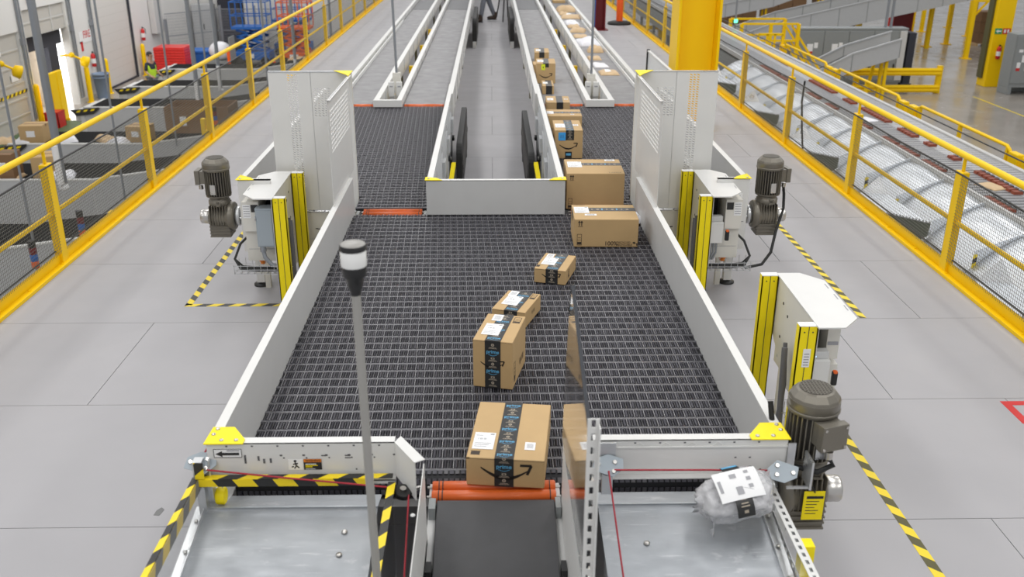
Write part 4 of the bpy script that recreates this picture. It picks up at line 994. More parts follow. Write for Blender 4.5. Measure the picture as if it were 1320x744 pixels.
carton('long brown carton with recycling words, on the right just before the white island', .768, 6.201, .432, .339, .196, -1, ('x', .055, 0, -.105),
       decals=[('label', 'top', -.155, .04, .10, .14), ('code', 'top', -.10, -.07, .08, .035), ('up', 'front', -.175, .165, .032, .045), ('mark', 'front', -.18, .052, .032, .08),
               ('text', 'front', .035, .024, .2, .042, '100%'), ('text', 'front', .122, .032, .2, .018, 'RECYCLED'), ('text', 'front', .125, .015, .2, .018, 'RECYCLABLE'), ('leaf', 'front', .19, .03, .02, .02), ('text', 'top', -.165, .155, .2, .016, 'l HANDLE l')])
carton('big plain brown carton directly behind the long recycled carton, right of the island', .784, 7.127, .436, .44, .278, -1, ('x', .06, 0, -.1),
       decals=[('label', 'top', -.145, .05, .11, .17), ('code', 'top', .14, .18, .08, .05), ('up', 'front', -.18, .245, .032, .045), ('mark', 'front', -.19, .045, .032, .08), ('text', 'top', .14, -.19, .2, .02, '. T HANDLE')])
carton('brown carton with blue sticker and arrow smile beside the island wall', .70, 8.706, .255, .444, .261, -.5, ('y', .01, .09), smile_at=('front', .0, .115, .17),
       decals=[('label', 'top', -.07, -.02, .09, .16), ('code', 'top', .075, .0, .05, .06), ('blue', 'front', -.062, .205, .065, .075), ('black', 'front', -.0, .035, .062, .06)])
carton('long low brown carton lying crosswise behind the blue-stickered carton', .74, 9.95, .40, .35, .13, -1, ('x', .0, 0, -.09), decals=[('label', 'top', -.14, 0, .10, .14), ('code', 'top', .1, -.1, .04, .03)], print_tape=False)
carton('flat brown carton with a broad black tape at the row of orange rollers', .759, 10.95, .271, .40, .085, -1.6, ('y', .02), decals=[('label', 'top', -.085, .0, .07, .14), ('code', 'top', .095, .0, .04, .05)], print_tape=False)
carton('small brown carton just past the orange rollers, on the grey lane', .70, 11.95, .141, .42, .10, -.9, ('y', .01), decals=[('label', 'top', -.03, .02, .06, .14)], print_tape=False)
carton('tall brown carton with lime green tag and arrow smile on the grey lane', .715, 12.75, .25, .44, .257, -1.8, ('y', .0, .05), smile_at=('front', .0, .10, .175), decals=[('label', 'top', -.07, .0, .08, .2), ('lime', 'front', -.035, .21, .05, .075)], print_tape=False)
carton('farthest brown carton on the grey lane, behind the lime-tagged carton', .75, 14.494, .213, .46, .16, -1.9, ('y', .0, .08), decals=[('label', 'top', -.05, .0, .07, .2)], print_tape=False)
carton('sliver of a small brown carton between the lime-tagged carton and the aisle rail', .635, 13.5, .11, .3, .12, 0, None, fine=False)
# flat far parcel beyond the seam
carton('flat tan carton on the far right lane just beyond its dark joint', 1.66, 24.3, .30, .5, .06, 0, None, fine=False, group=None)

# ------------------------------------------------------------------ mailers
def pillow(name, mname, label, x, y, z, w, d, h, deg, seed, lab=None, group='padded mailers on the far right lane', lump=.2, cat='mailer'):
    rnd = random.Random(seed); t = thing(name, label, cat, (x, y, z), math.radians(deg), group)
    n = 14; ph = [rnd.uniform(0, 6) for _ in range(6)]
    def prof(u, v):
        e = (1-(2*u-1)**6)*(1-(2*v-1)**6)
        return e*h*(1+lump*math.sin(5*u+ph[0])*math.sin(4*v+ph[1])+lump*.6*math.sin(11*u+7*v+ph[2]))
    m = MB(); vs_ = []
    for j in range(n+1):
        for i in range(n+1):
            u, v = i/n, j/n; sx = 1-.04*math.sin(v*PI*3+ph[3])*.5; vs_.append(((u-.5)*w*sx, (v-.5)*d, .004+max(.0, prof(u, v))))
    N_ = len(vs_)
    for j in range(n+1):
        for i in range(n+1):
            u, v = i/n, j/n; vs_.append(((u-.5)*w*(1-.04*math.sin(v*PI*3+ph[3])*.5), (v-.5)*d, .001))
    fs = []
    for j in range(n):
        for i in range(n):
            a = j*(n+1)+i; fs.append((a, a+1, a+n+2, a+n+1)); fs.append((N_+a+n+1, N_+a+n+2, N_+a+1, N_+a))
    ring = [i for i in range(n+1)]+[j*(n+1)+n for j in range(1, n+1)]+[n*(n+1)+i for i in range(n-1, -1, -1)]+[j*(n+1) for j in range(n-1, 0, -1)]
    for a, b in zip(ring, ring[1:]+ring[:1]): fs.append((b, a, N_+a, N_+b))
    m.add(vs_, fs, 0, True); m.build('envelope', mname, t)
    if lab:
        u0, v0, a, b = lab; m = MB(); k = 5; q = []
        for j in range(k+1):
            for i in range(k+1):
                u = u0+a*(i/k-.5); v = v0+b*(j/k-.5); q.append(((u-.5)*w, (v-.5)*d, .006+prof(u, v)))
        m.add(q, [(j*(k+1)+i, j*(k+1)+i+1, (j+1)*(k+1)+i+1, (j+1)*(k+1)+i) for j in range(k) for i in range(k)]); m.build('address_label', 'label', t)
    return t
pm = [(1.635, 13.35, .27, .38, .030, 0, 'kraft', 'tan paper mailer nearest the divider, with white address label', (.45, .55, .3, .4)),
      (1.585, 14.05, .21, .42, .025, 4, 'poly_white', 'white plastic mailer behind the nearest tan mailer', None),
      (1.575, 14.75, .20, .36, .028, 0, 'kraft', 'plain flat tan mailer behind the small white mailer', None),
      (1.67, 15.55, .26, .36, .075, -3, 'kraft', 'plump crumpled tan mailer in front of the big white bag', None),
      (1.62, 16.45, .36, .62, .085, 8, 'poly_white', 'big crumpled white plastic bag among the mailers', None),
      (1.60, 17.45, .26, .42, .03, 0, 'kraft', 'flat tan mailer just behind the big white bag', None),
      (1.62, 18.25, .29, .50, .06, -10, 'kraft', 'bulging tan mailer lying slightly askew mid lane', None),
      (1.60, 18.95, .24, .36, .04, 0, 'kraft', 'small tan mailer between the askew one and the white mailer', None),
      (1.60, 19.6, .28, .55, .05, 5, 'poly_white', 'far white plastic mailer with tan mailers before and behind it', (.5, .5, .3, .3)),
      (1.68, 20.7, .42, .60, .055, -6, 'kraft', 'wide tan mailer behind the far white mailer', (.4, .6, .25, .3)),
      (1.58, 21.3, .22, .3, .05, 0, 'kraft', 'small dark tan mailer left of the widest mailers', None),
      (1.68, 22.05, .44, .55, .11, 3, 'kraft', 'large plump tan mailer at the far end of the row', None)]
for i, (x, y, w_, d_, h_, a, mn, lb, la) in enumerate(pm): pillow('padded_mailer', mn, lb, x, y, ZB, w_, d_, h_, a, 20+i, la)
pillow('poly_mailer', 'poly_white', 'crumpled white mailer wedged behind the long carton by the right wall', 1.025, 6.66, ZB, .11, .26, .05, 10, 77, (.5, .4, .6, .4), None)
# clear wrapped parcel on the right chute
t = thing('clear_parcel', 'clear plastic wrapped parcel with white label lying on the right chute', 'parcel', (.893, 2.955, .748), math.radians(14))
def bag_pt(a, b, k=1.):
    """superellipsoid with wrinkles: a longitude, b latitude"""
    ca, sa, cb, sb = math.cos(a), math.sin(a), math.cos(b), math.sin(b)
    f = lambda v, e: math.copysign(abs(v)**e, v)
    wob = 1+.04*math.sin(5*a+3*b)+.035*math.sin(9*b-2*a)+.03*math.sin(13*a+5*b)+.02*math.sin(23*a-9*b)
    return Vector((.140*f(ca, .7)*f(cb, .6)*wob*k, (.090+.012*ca)*f(sa, .7)*f(cb, .6)*wob*k, (.070+.010*ca)*f(sb, .7)*wob*k))
tilt = Matrix.Rotation(math.radians(30), 3, 'X') @ Matrix.Rotation(math.radians(-9), 3, 'Y')
def bag_mesh(k, n=44, kk=24):
    m = MB(); v = [tilt @ bag_pt(2*PI*i/n, -PI/2+PI*j/kk, k) for j in range(kk+1) for i in range(n)]
    m.add(v, [(j*n+i, j*n+(i+1) % n, (j+1)*n+(i+1) % n, (j+1)*n+i) for j in range(kk) for i in range(n)], 0, True); return m
bm_ = bag_mesh(1.)
for (c, d, sd) in ((Vector((-.135, -.01, .01)), Vector((-.035, -.005, .012)), 1), (Vector((-.10, -.07, -.045)), Vector((-.012, -.035, -.02)), 2), (Vector((.125, .02, .02)), Vector((.02, .01, .01)), 3)):
    rnd = random.Random(sd); n_ = 7; up_ = Vector((.1, .35, 1)).normalized(); vs_ = []
    for i in range(n_+1):
        o_ = up_*(i/n_-.5)*.085+Vector((rnd.uniform(-.006, .006), rnd.uniform(-.010, .010), 0)); vs_ += [tilt @ (c+o_), tilt @ (c+o_*.8+d*rnd.uniform(.6, 1.3))]
    bm_.add(vs_, [(2*i, 2*i+1, 2*i+3, 2*i+2) for i in range(n_)], 0, True)
bm_.build('film', 'film', t)
bag_mesh(.93).build('goods', 'garment', t)
def bag_patch(name, mats, u0, u1, v0, v1, k, extra=None, lab=None):
    """patch on the top front of the parcel, u along x, v up the slope"""
    m = MB(); n = 10; q = []
    for j in range(n+1):
        for i in range(n+1):
            u = u0+(u1-u0)*i/n; v = v0+(v1-v0)*j/n
            p = Vector((u, v, 0)); z = .074*max(0., 1-abs(u/.160)**3.-abs(v/.108)**3.)**.4
            q.append(tilt @ Vector((u, v, z*k+.004)))
    m.add(q, [(j*(n+1)+i, j*(n+1)+i+1, (j+1)*(n+1)+i+1, (j+1)*(n+1)+i) for j in range(n) for i in range(n)], 0, True)
    if extra:
        for (a, b, c, d, mi) in extra:
            qq = []
            for (uu, vv) in ((a, c), (b, c), (b, d), (a, d)):
                u = u0+(u1-u0)*uu; v = v0+(v1-v0)*vv; z = .074*max(0., 1-abs(u/.160)**3.-abs(v/.108)**3.)**.4
                qq.append(tilt @ Vector((u, v, z*k+.0055)))
            m.add(qq, [(0, 1, 2, 3)], mi)
    o = m.build(name, mats, t, recalc=False)
    if lab: o['label'] = lab
    return o
bag_patch('black_band', ['tape_black', 'tape_beige', 'tape_blue'], -.030, .036, -.102, .100, 1.05, [(.25, .75, .13, .15, 1), (.3, .7, .18, .2, 1), (.38, .62, .04, .08, 1), (.35, .65, .25, .31, 1), (.05, .95, .93, .99, 2)], 'black printed band')
bag_patch('shipping_label', ['label', 'label_print'], -.078, .090, -.050, .070, 1.10, [(.35, .5, .7, .85, 1), (.7, .8, .3, .42, 1), (.7, .8, .55, .67, 1), (.7, .8, .8, .9, 1), (.4, .55, .15, .4, 1), (.05, .12, .3, .7, 1)], 'white shipping label')

# ------------------------------------------------------------------ railings with wire mesh
def railing(x, s, y0, n, label):
    t = thing('safety_railing', label, 'railing'); P_ = 2.28; y1 = y0+P_*n
    MB().tube([(x, y0-.6, .985), (x, y1, .985)], .026, 12).build('handrail', 'yellow', t)
    MB().tube([(x, y0-.6, .45), (x, y1, .45)], .020, 10).build('midrail', 'yellow', t)
    m = MB(); m.box(x-.035, x+.035, y0-.6, y1, .0, .012, 0); m.box(min(x, x-s*.006), max(x, x-s*.006), y0-.6, y1, .0, .12, 0); m.box(min(x-s*.006, x-s*.06), max(x-s*.006, x-s*.06), y0-.6, y1, .0, .03, 0)
    y = y0
    while y < y1:
        m.cyl((x-s*.03, y+.4, .03), (x-s*.03, y+.4, .038), .012, n=8, m=0); y += .6
    m.build('toe_plate', 'yellow', t, .003)
    m = MB(); m.tube([(x+s*.02, y0-.6, .13), (x+s*.02, y1, .13)], .008, 6); m.build('lower_cable', 'black', t)
    MB().tube([(x-s*.03, y0-.6, .845)]+[(x-s*.03, y0+k*P_/2, .845-(.012 if k % 2 else 0)) for k in range(2*n+1)], .0085, 6).build('upper_cable', 'black', t)
    for k in range(n):
        y = y0+k*P_
        m = MB(); m.box(x-.032, x+.032, y-.055, y+.055, 0, .86); m.box(x-.012, x+.012, y-.012, y+.012, .86, .965); m.box(x-.05, x+.05, y-.08, y+.08, 0, .014); m.build('post', 'yellow', t, .006)
    for k in range(-1, n):
        a, b = y0+k*P_+.05, y0+(k+1)*P_-.05
        if k == -1: a = y0-.6
        xm = x-s*.036; m = MB(); st = .026 if k < 4 else .052; wd = .0019 if k < 4 else .0026
        q = a
        while q < b: m.box(xm-.001, xm+.001, q-wd/2, q+wd/2, .12, .84); q += st
        z_ = .14
        while z_ < .84: m.box(xm-.0012, xm+.0012, a, b, z_-wd/2, z_+wd/2); z_ += st
        m.build('mesh_panel', 'wire', t, recalc=False)
    return t
railing(-3.60, -1, 5.23, 15, 'yellow safety railing with wire mesh along the left edge of the deck')
railing(3.72, 1, 4.92, 15, 'yellow safety railing with wire mesh along the right edge of the deck')

# ------------------------------------------------------------------ columns, bollard, distant people
t = thing('support_column', 'massive yellow steel column right of the belt lanes', 'column', (2.69, 12.8, 0))
m = MB(); m.box(-.28, -.245, -.26, .26, 0, 9, 0); m.box(.245, .28, -.26, .26, 0, 9, 0); m.box(-.245, .245, -.03, .03, 0, 9, 0); m.build('beam', 'yellow', t, .006)
m = MB(); m.box(-.29, .29, -.28, .28, 0, .03); m.build('base_plate', 'yellow', t)
m = MB()
for k in range(24):
    for xx in (-.2,): m.cyl((xx, -.03, .3+k*.35), (xx, -.045, .3+k*.35), .02, n=8)
m.build('bolts', 'yellow', t)
t = thing('support_column', 'dark maroon steel column beside the far right lane', 'column', (2.68, 24.2, 0))
m = MB(); m.box(-.13, -.10, -.16, .16, 0, 9, 0); m.box(.10, .13, -.16, .16, 0, 9, 0); m.box(-.1, .1, -.02, .02, 0, 9, 0); m.build('beam', 'maroon', t)
m = MB(); m.box(-.2, .2, -.22, .22, 0, .02); m.build('base_plate', 'maroon', t)
m = MB(); m.tube([(-.16, -.17, 0), (-.15, -.17, 1.), (-.19, -.18, 1.6), (-.15, -.17, 3.)], .03, 8); m.build('hose', 'blue', t)
t = thing('bollard', 'orange bollard post with a round black base near the right railing', 'bollard', (3.33, 25.4, 0))
MB().lathe([(.30, 0), (.31, .02), (.29, .06), (.2, .085), (.12, .09)], n=24).build('base', 'rubber', t)
m = MB(); m.lathe([(.085, .09), (.085, 1.08), (.07, 1.12)], n=20); m.build('post', 'orange_post', t)

def skin(name, verts, edges, radii, mname, parent, root=0, sub=1):
    me = bpy.data.meshes.new(name); me.from_pydata(verts, edges, []); o = bpy.data.objects.new(name, me); COL.objects.link(o)
    md = o.modifiers.new('s', 'SKIN'); md.use_smooth_shade = True
    for i, r in enumerate(radii):
        r = (r, r) if not isinstance(r, tuple) else r; me.skin_vertices[0].data[i].radius = r
        me.skin_vertices[0].data[i].use_root = (i == root)
    sb = o.modifiers.new('u', 'SUBSURF'); sb.levels = sub; sb.render_levels = sub
    dg = bpy.context.evaluated_depsgraph_get(); dg.update()
    m2 = bpy.data.meshes.new_from_object(o.evaluated_get(dg)); bpy.data.objects.remove(o); bpy.data.meshes.remove(me)
    m2.name = name; m2.materials.clear(); m2.materials.append(M[mname])
    for p in m2.polygons: p.use_smooth = True; p.material_index = 0
    o = bpy.data.objects.new(name, m2); COL.objects.link(o); o.parent = parent; return o
def person(label, loc, rz, stride, vest):
    t = thing('person', label, 'person', loc, rz)
    s1, s2 = stride
    J = dict(pel=(0, 0, .95), wst=(0, .0, 1.08), chs=(0, -.01, 1.30), nck=(0, -.005, 1.47), hd0=(0, -.02, 1.57), hd1=(0, -.025, 1.66), hd2=(0, -.02, 1.72))
    for k, s in (('l', 1), ('r', -1)):
        st = s1 if s > 0 else s2
        J.update({'hip'+k: (s*.09, 0, .90), 'kne'+k: (s*.10, -st*.5-.03, .49), 'ank'+k: (s*.10, -st, .09+max(0, -st)*.15), 'toe'+k: (s*.115, -st-.15, .04)})
        J.update({'sho'+k: (s*.17, 0, 1.42), 'elb'+k: (s*.235, .02+st*.2, 1.15), 'wri'+k: (s*.22, -.16+st*.3, 1.02), 'plm'+k: (s*.215, -.22+st*.3, .99)})
    names = list(J); idx = {n: i for i, n in enumerate(names)}
    E_ = [('pel', 'wst'), ('wst', 'chs'), ('chs', 'nck'), ('nck', 'hd0'), ('hd0', 'hd1'), ('hd1', 'hd2')]
    for k in 'lr': E_ += [('pel', 'hip'+k), ('hip'+k, 'kne'+k), ('kne'+k, 'ank'+k), ('ank'+k, 'toe'+k), ('chs', 'sho'+k), ('sho'+k, 'elb'+k), ('elb'+k, 'wri'+k), ('wri'+k, 'plm'+k)]
    R = dict(pel=.12, wst=.11, chs=.12, nck=.052, hd0=.075, hd1=.088, hd2=.07)
    for k in 'lr': R.update({'hip'+k: .08, 'kne'+k: .055, 'ank'+k: .037, 'toe'+k: .035, 'sho'+k: .055, 'elb'+k: .040, 'wri'+k: .027, 'plm'+k: .032})
    V = [J[n] for n in names]; RR = [R[n] for n in names]; EE = [(idx[a], idx[b]) for a, b in E_]
    # five fingers on each palm
    for k, s in (('l', 1), ('r', -1)):
        p = Vector(J['plm'+k])
        for f in range(5):
            off = Vector((s*(.0), -.03, .022-.014*f)) if f else Vector((-s*.02, -.01, .03)); ln = (.045, .06, .068, .062, .048)[f]
            a = p+off; b = a+Vector((-s*.01, -ln*.6, -.008)); c = b+Vector((-s*.012, -ln*.35, -.02)); i0 = len(V); V += [tuple(a), tuple(b), tuple(c)]; RR += [.010, .009, .0075]; EE += [(idx['plm'+k], i0), (i0, i0+1), (i0+1, i0+2)]
    skin('body', V, EE, RR, 'skin', t)
    def sub_skin(name, keys, edges, grow, mname, rr=None):
        ii = {n: i for i, n in enumerate(keys)}; return skin(name, [J[n] for n in keys], [(ii[a], ii[b]) for a, b in edges], [(rr or {}).get(n, R[n]+grow) for n in keys], mname, t)
    sub_skin('trousers', ['pel', 'hipl', 'knel', 'ankl', 'hipr', 'kner', 'ankr'], [('pel', 'hipl'), ('hipl', 'knel'), ('knel', 'ankl'), ('pel', 'hipr'), ('hipr', 'kner'), ('kner', 'ankr')], .018, 'jeans')
    sub_skin('shirt', ['wst', 'chs', 'shol', 'elbl', 'shor', 'elbr', 'pel'], [('pel', 'wst'), ('wst', 'chs'), ('chs', 'shol'), ('shol', 'elbl'), ('chs', 'shor'), ('shor', 'elbr')], .014, 'dark_shirt', dict(pel=.125))
    if vest: sub_skin('hi_vis_vest', ['wst', 'chs', 'shol', 'shor', 'pel'], [('pel', 'wst'), ('wst', 'chs'), ('chs', 'shol'), ('chs', 'shor')], .030, 'hivis', dict(pel=.142, shol=.075, shor=.075))
    for k in 'lr':
        a = Vector(J['ank'+k]); m = MB(); m.ball((a.x*1.08, a.y-.075, .055+max(0, a.z-.09)), .06, 0, 14, 8, (.85, 2.3, .85)); m.cyl((a.x, a.y, a.z-.03), (a.x, a.y, a.z+.11), .058, .055, 14)
        m.box(a.x*1.08-.048, a.x*1.08+.048, a.y-.2, a.y+.055, max(0, a.z-.09), max(0, a.z-.09)+.02, 1); m.build('shoe', ['boot', 'black'], t)
    m = MB(); m.ball((0, -.003, 1.685), .103, 0, 18, 10, (.92, 1.02, 1.0)); o = m.build('hair', 'hair', t)
    for v in o.data.vertices:
        if v.co.y < -.05 and v.co.z < 1.71: v.co.y = -.05
    m = MB()
    for s in (-1, 1): m.ball((s*.033, -.106, 1.655), .011, 0); m.ball((s*.092, -.01, 1.645), .02, 1, 10, 6, (.5, 1, 1.4))
    m.prism([(-.012, -.10, 1.615), (.012, -.10, 1.615), (0, -.105, 1.66)], (0, -.022, -.003), 1); m.box(-.024, .024, -.107, -.098, 1.588, 1.594, 2); m.build('face', ['black', 'skin', 'red'], t)
    return t
person('person in grey trousers and brown shoes striding along the far aisle', (-.12, 26.0, 0), math.radians(-75), (.20, -.24), False)
person('person in a hi-vis vest standing by the grey lanes beside the dock wall', (-11.35, 32.2, ZL), math.radians(65), (.03, -.03), True)
t = thing('tripod', 'black tripod standing in the far aisle, one thin leg showing', 'tripod', (.40, 26.5, 0))
for k, (a, b) in enumerate(((-.10, -.75), (.05, .45), (-.26, .50))):
    MB().tube([(a, b, .02), (a*.12, b*.12, 1.35)], [.016, .024], 8).build('leg', 'black', t)
m = MB(); m.cyl((0, 0, 1.2), (0, 0, 1.6), .025, n=10); m.box(-.05, .05, -.05, .05, 1.55, 1.62); m.build('column', 'black', t)

t = MB(); t.prism([(-1.675, 3.935, 0), (-1.645, 3.93, 0), (-1.635, 3.98, 0), (-1.655, 4.0, 0), (-1.672, 3.975, 0)], (0, 0, .0012))
tag(t.build('tape_scrap', 'tape_grey'), 'small torn scrap of tape stuck on the deck left of the chute', 'scrap')
# ================================================================== lower level, left: dock wall
XW = -13.94
def wallbox(m, y0, y1, z0, z1, mi=0): m.box(XW-.25, XW, y0, y1, z0, z1, mi)
m = MB()
wallbox(m, 14, 25., ZL, 4); wallbox(m, 25., 28.95, -.60, 4); wallbox(m, 28.95, 29.35, ZL, 4); wallbox(m, 29.35, 32.35, -.05, 4)
wallbox(m, 32.35, 34.3, ZL, 4); wallbox(m, 34.3, 38.2, 1.2, 4); wallbox(m, 38.2, 46.2, ZL, 4)
struct(m.build('wall_left', 'wall'))
m = MB(); m.box(XW-.25, -4.5, 46.2, 46.45, ZL, 4); struct(m.build('wall_back', 'wall'))
m = MB(); m.box(XW, XW+.015, 14, 25, ZL, ZL+.14); m.box(XW, XW+.015, 32.35, 34.3, ZL, ZL+.14); m.box(XW, XW+.015, 38.2, 46.2, ZL, ZL+.14); struct(m.build('baseboard_left', 'cab_mid'))
# big shut roll-up door
m = MB()
m.box(XW-.22, XW-.16, 34.3, 38.2, ZL, 1.2, 1); m.box(XW-.12, XW-.08, 34.62, 38.05, ZL, 1.2, 0); m.box(XW-.10, XW-.02, 34.3, 34.55, ZL, 1.2, 1); m.box(XW-.06, XW-.02, 38.08, 38.2, ZL, 1.2, 1)
for k in range(14): m.box(XW-.081, XW-.079, 34.62, 38.05, ZL+.32*k+.3, ZL+.32*k+.31, 2)
m.box(XW-.14, XW-.02, 34.6, 38.1, ZL, ZL+.06, 1); struct(m.build('door_1', ['door_white', 'dock_dark', 'door']))
# closed sectional door on the left with hazard strip
def sect_door(name, y0, y1, z0, z1):
    m = MB(); n = max(2, int(round((z1-z0)/.45)))
    for k in range(n):
        a = z0+(z1-z0)*k/n; b = z0+(z1-z0)*(k+1)/n
        m.box(XW-.12, XW-.07, y0, y1, a+.012, b-.012, 0); m.box(XW-.07, XW-.05, y0, y1, b-.06, b-.012, 0); m.box(XW-.115, XW-.075, y0, y1, a-.012, a+.012, 1)
    for q in (.0, .33, .66, .985): yy = y0+(y1-y0)*q; m.box(XW-.07, XW-.045, yy, yy+.06, z0, z1, 1)
    return m
m = sect_door('door_2', 25., 28.95, ZL, -.60)
hazard(m, (XW-.044, 25., -2.35), (XW-.044, 28.95, -2.35), (0, 0, 1), .09, (1, 0, 0), .13, .08, .003, (2, 3))
m.box(XW-.05, XW-.035, 28.1, 28.5, -1.95, -1.75, 4); m.box(XW-.05, XW-.035, 27.55, 27.75, -1.15, -.85, 4)
m.text('0', .26, (XW-.03, 27.65, -1.0), (0, 1, 0), (0, 0, 1), 3)
struct(m.build('door_2', ['door', 'cab_mid', 'tape_yellow', 'tape_black', 'label']))
# open dock door: raised panel, seals, daylight beyond
m = sect_door('door_3', 29.35, 32.35, -.85, .0)
struct(m.build('door_3', ['door', 'cab_mid']))
m = MB()
m.box(XW-.5, XW-.27, 29.36, 32.34, -1.35, -.06, 0); m.box(XW-.5, XW-.27, 31.30, 31.92, ZL, -1.35, 0)
m.box(XW-1.4, XW-1.2, 31.8, 32.9, ZL, -1.45, 2)
tag(m.build('dock_seal', ['dock_dark', 'label', 'dock_inner', 'dock_dark']), 'dark padded seals and trailer side in the open dock doorway', 'dock seal')
m = MB(); m.box(XW-2.06, XW-2., 28.6, 40.8, ZL, .6); struct(m.build('daylight_sheet', 'daylight'))  # glowing sheet standing in for daylight outside the open dock doorway
m = MB(); m.box(XW+.05, XW+1.8, 25.3, 29.6, ZL, ZL+.03); tag(m.build('dock_mat', 'green'), 'dark green mat on the floor before the closed dock door', 'mat')
# dock furniture
t = thing('dock_barrier', 'big yellow barrier leaf standing at the open dock doorway', 'barrier', (XW+.6, 29.45, ZL))
m = MB(); m.box(-.06, .06, -.45, .45, .05, 1.55); m.box(-.08, .08, -.02, .02, .05, 1.55); m.build('leaf', 'yellow', t, .02)
m = MB(); m.box(-.1, .1, -.4, -.3, 0, .06); m.box(-.1, .1, .3, .4, 0, .06); m.build('foot', 'yellow', t)
t = thing('crate', 'small red crate beside the yellow dock barrier', 'crate', (XW+.75, 28.7, ZL))
m = MB(); m.box(-.2, .2, -.25, .25, 0, .02); m.box(-.2, -.18, -.25, .25, 0, .5); m.box(.18, .2, -.25, .25, 0, .5); m.box(-.2, .2, -.25, -.23, 0, .5); m.box(-.2, .2, .23, .25, 0, .5); m.box(-.21, .21, -.26, .26, .46, .5); m.build('shell', 'red', t)
t = thing('trash_can', 'blue-grey trash can against the dock wall between two yellow bollards', 'trash can', (XW+.34, 33.55, ZL))
MB().lathe([(.20, 0), (.27, .80), (.285, .80), (.285, .86), (.25, .86), (.20, .4)], n=24).build('bin', 'blue_grey', t)
MB().lathe([(.272, .70), (.282, .71), (.282, .74), (.274, .75)], n=24).build('rim_band', 'blue_grey', t)
for y, dx, lb in ((29.1, .15, 'yellow bollard left of the open dock doorway'), (32.75, .22, 'yellow bollard right of the open dock doorway, left of the trash can'), (34.45, .22, 'yellow bollard right of the trash can, at the big roll door'), (38.35, .2, 'yellow bollard at the right edge of the big roll door')):
    t = thing('bollard', lb, 'bollard', (XW+dx, y, ZL), group='yellow dock bollards')
    MB().lathe([(.085, 0), (.085, 1.15), (.06, 1.22), (.02, 1.24)], n=18).build('post', 'yellow', t); MB().lathe([(.14, 0), (.14, .02), (.09, .025)], n=18).build('base', 'yellow', t)
def extinguisher(x, y, z, label, d=(1, 0)):
    t = thing('fire_extinguisher', label, 'fire extinguisher', (x, y, z))
    MB().lathe([(.06, 0), (.075, .02), (.075, .38), (.05, .44), (.02, .46)], n=18).build('cylinder', 'red', t)
    MB().lathe([(.0765, .12), (.0765, .28)], n=18).build('label_band', 'label', t)
    m = MB(); m.box(-.02, .02, -.02, .02, .46, .52); m.tube([(.02, 0, .5), (.1, .02, .45), (.1, .02, .25)], .012, 6); m.build('valve', 'black', t)
    return t
extinguisher(XW+.1, 33.75, -2.35, 'red fire extinguisher on the dock wall above the trash can')
extinguisher(XW+.1, 38.9, -2.1, 'red fire extinguisher on the wall right of the big roll door')
m = MB(); m.box(XW, XW+.012, 33.1, 34.15, -1.5, -1.12, 0)
m.text('FIRE', .34, (XW+.014, 33.72, -1.25), (0, 1, 0), (0, 0, 1), 1)
m.box(XW+.012, XW+.016, 33.12, 33.3, -1.75, -1.45, 1); m.box(XW, XW+.012, 33.1, 33.32, -1.77, -1.43, 0)
tag(m.build('wall_sign', ['label', 'red']), 'white sign with red letters on the dock wall', 'sign')
t = thing('alarm_horn', 'small red alarm horn high on the dock wall', 'alarm', (XW+.05, 29.9, .35)); MB().box(-.05, .06, -.12, .12, -.15, .15).build('housing', 'red', t, .01)
for y, z, lb in ((27.0, -1.5, 'yellow dock lamp arm in front of the closed dock door'), (31.6, -1.9, 'yellow dock lamp arm in the bright doorway')):
    t = thing('dock_lamp', lb, 'lamp', (XW+.6, y, z))
    m = MB(); m.lathe([(.05, -.15), (.16, -.1), (.19, .08), (.17, .1), (.05, .1)], (0, .25, 0), (.6, .4, -.3), 16); m.build('lamp_head', 'yellow', t)
    m = MB(); m.lathe([(.12, .1), (.12, .104)], (0, .25, 0), (.6, .4, -.3), 16); m.build('lens', 'lamp_white', t)
    m = MB(); m.tube([(-.6, -.2, .25), (-.3, 0, .25), (0, .25, .02)], .035, 8); m.ball((-.3, 0, .25), .09, 0); m.build('arm', 'yellow', t)
# conduits down the wall
for k, (y, lb) in enumerate(((24.7, 'grey conduit on the wall left of the closed dock door'), (29.0, 'grey door track between the two dock doors'), (32.5, 'grey conduit right of the open dock doorway'), (34.15, 'thin conduit beside the big roll door'))):
    m = MB(); m.cyl((XW+.05, y, ZL+.2), (XW+.05, y, 3.6), .04, n=8); m.box(XW, XW+.09, y-.07, y+.07, -1.0, -.8); m.cyl((XW+.05, y+.16, ZL+.2), (XW+.05, y+.16, 3.6), .025, n=8)
    tag(m.build('wall_conduit', 'conduit'), lb, 'conduit')

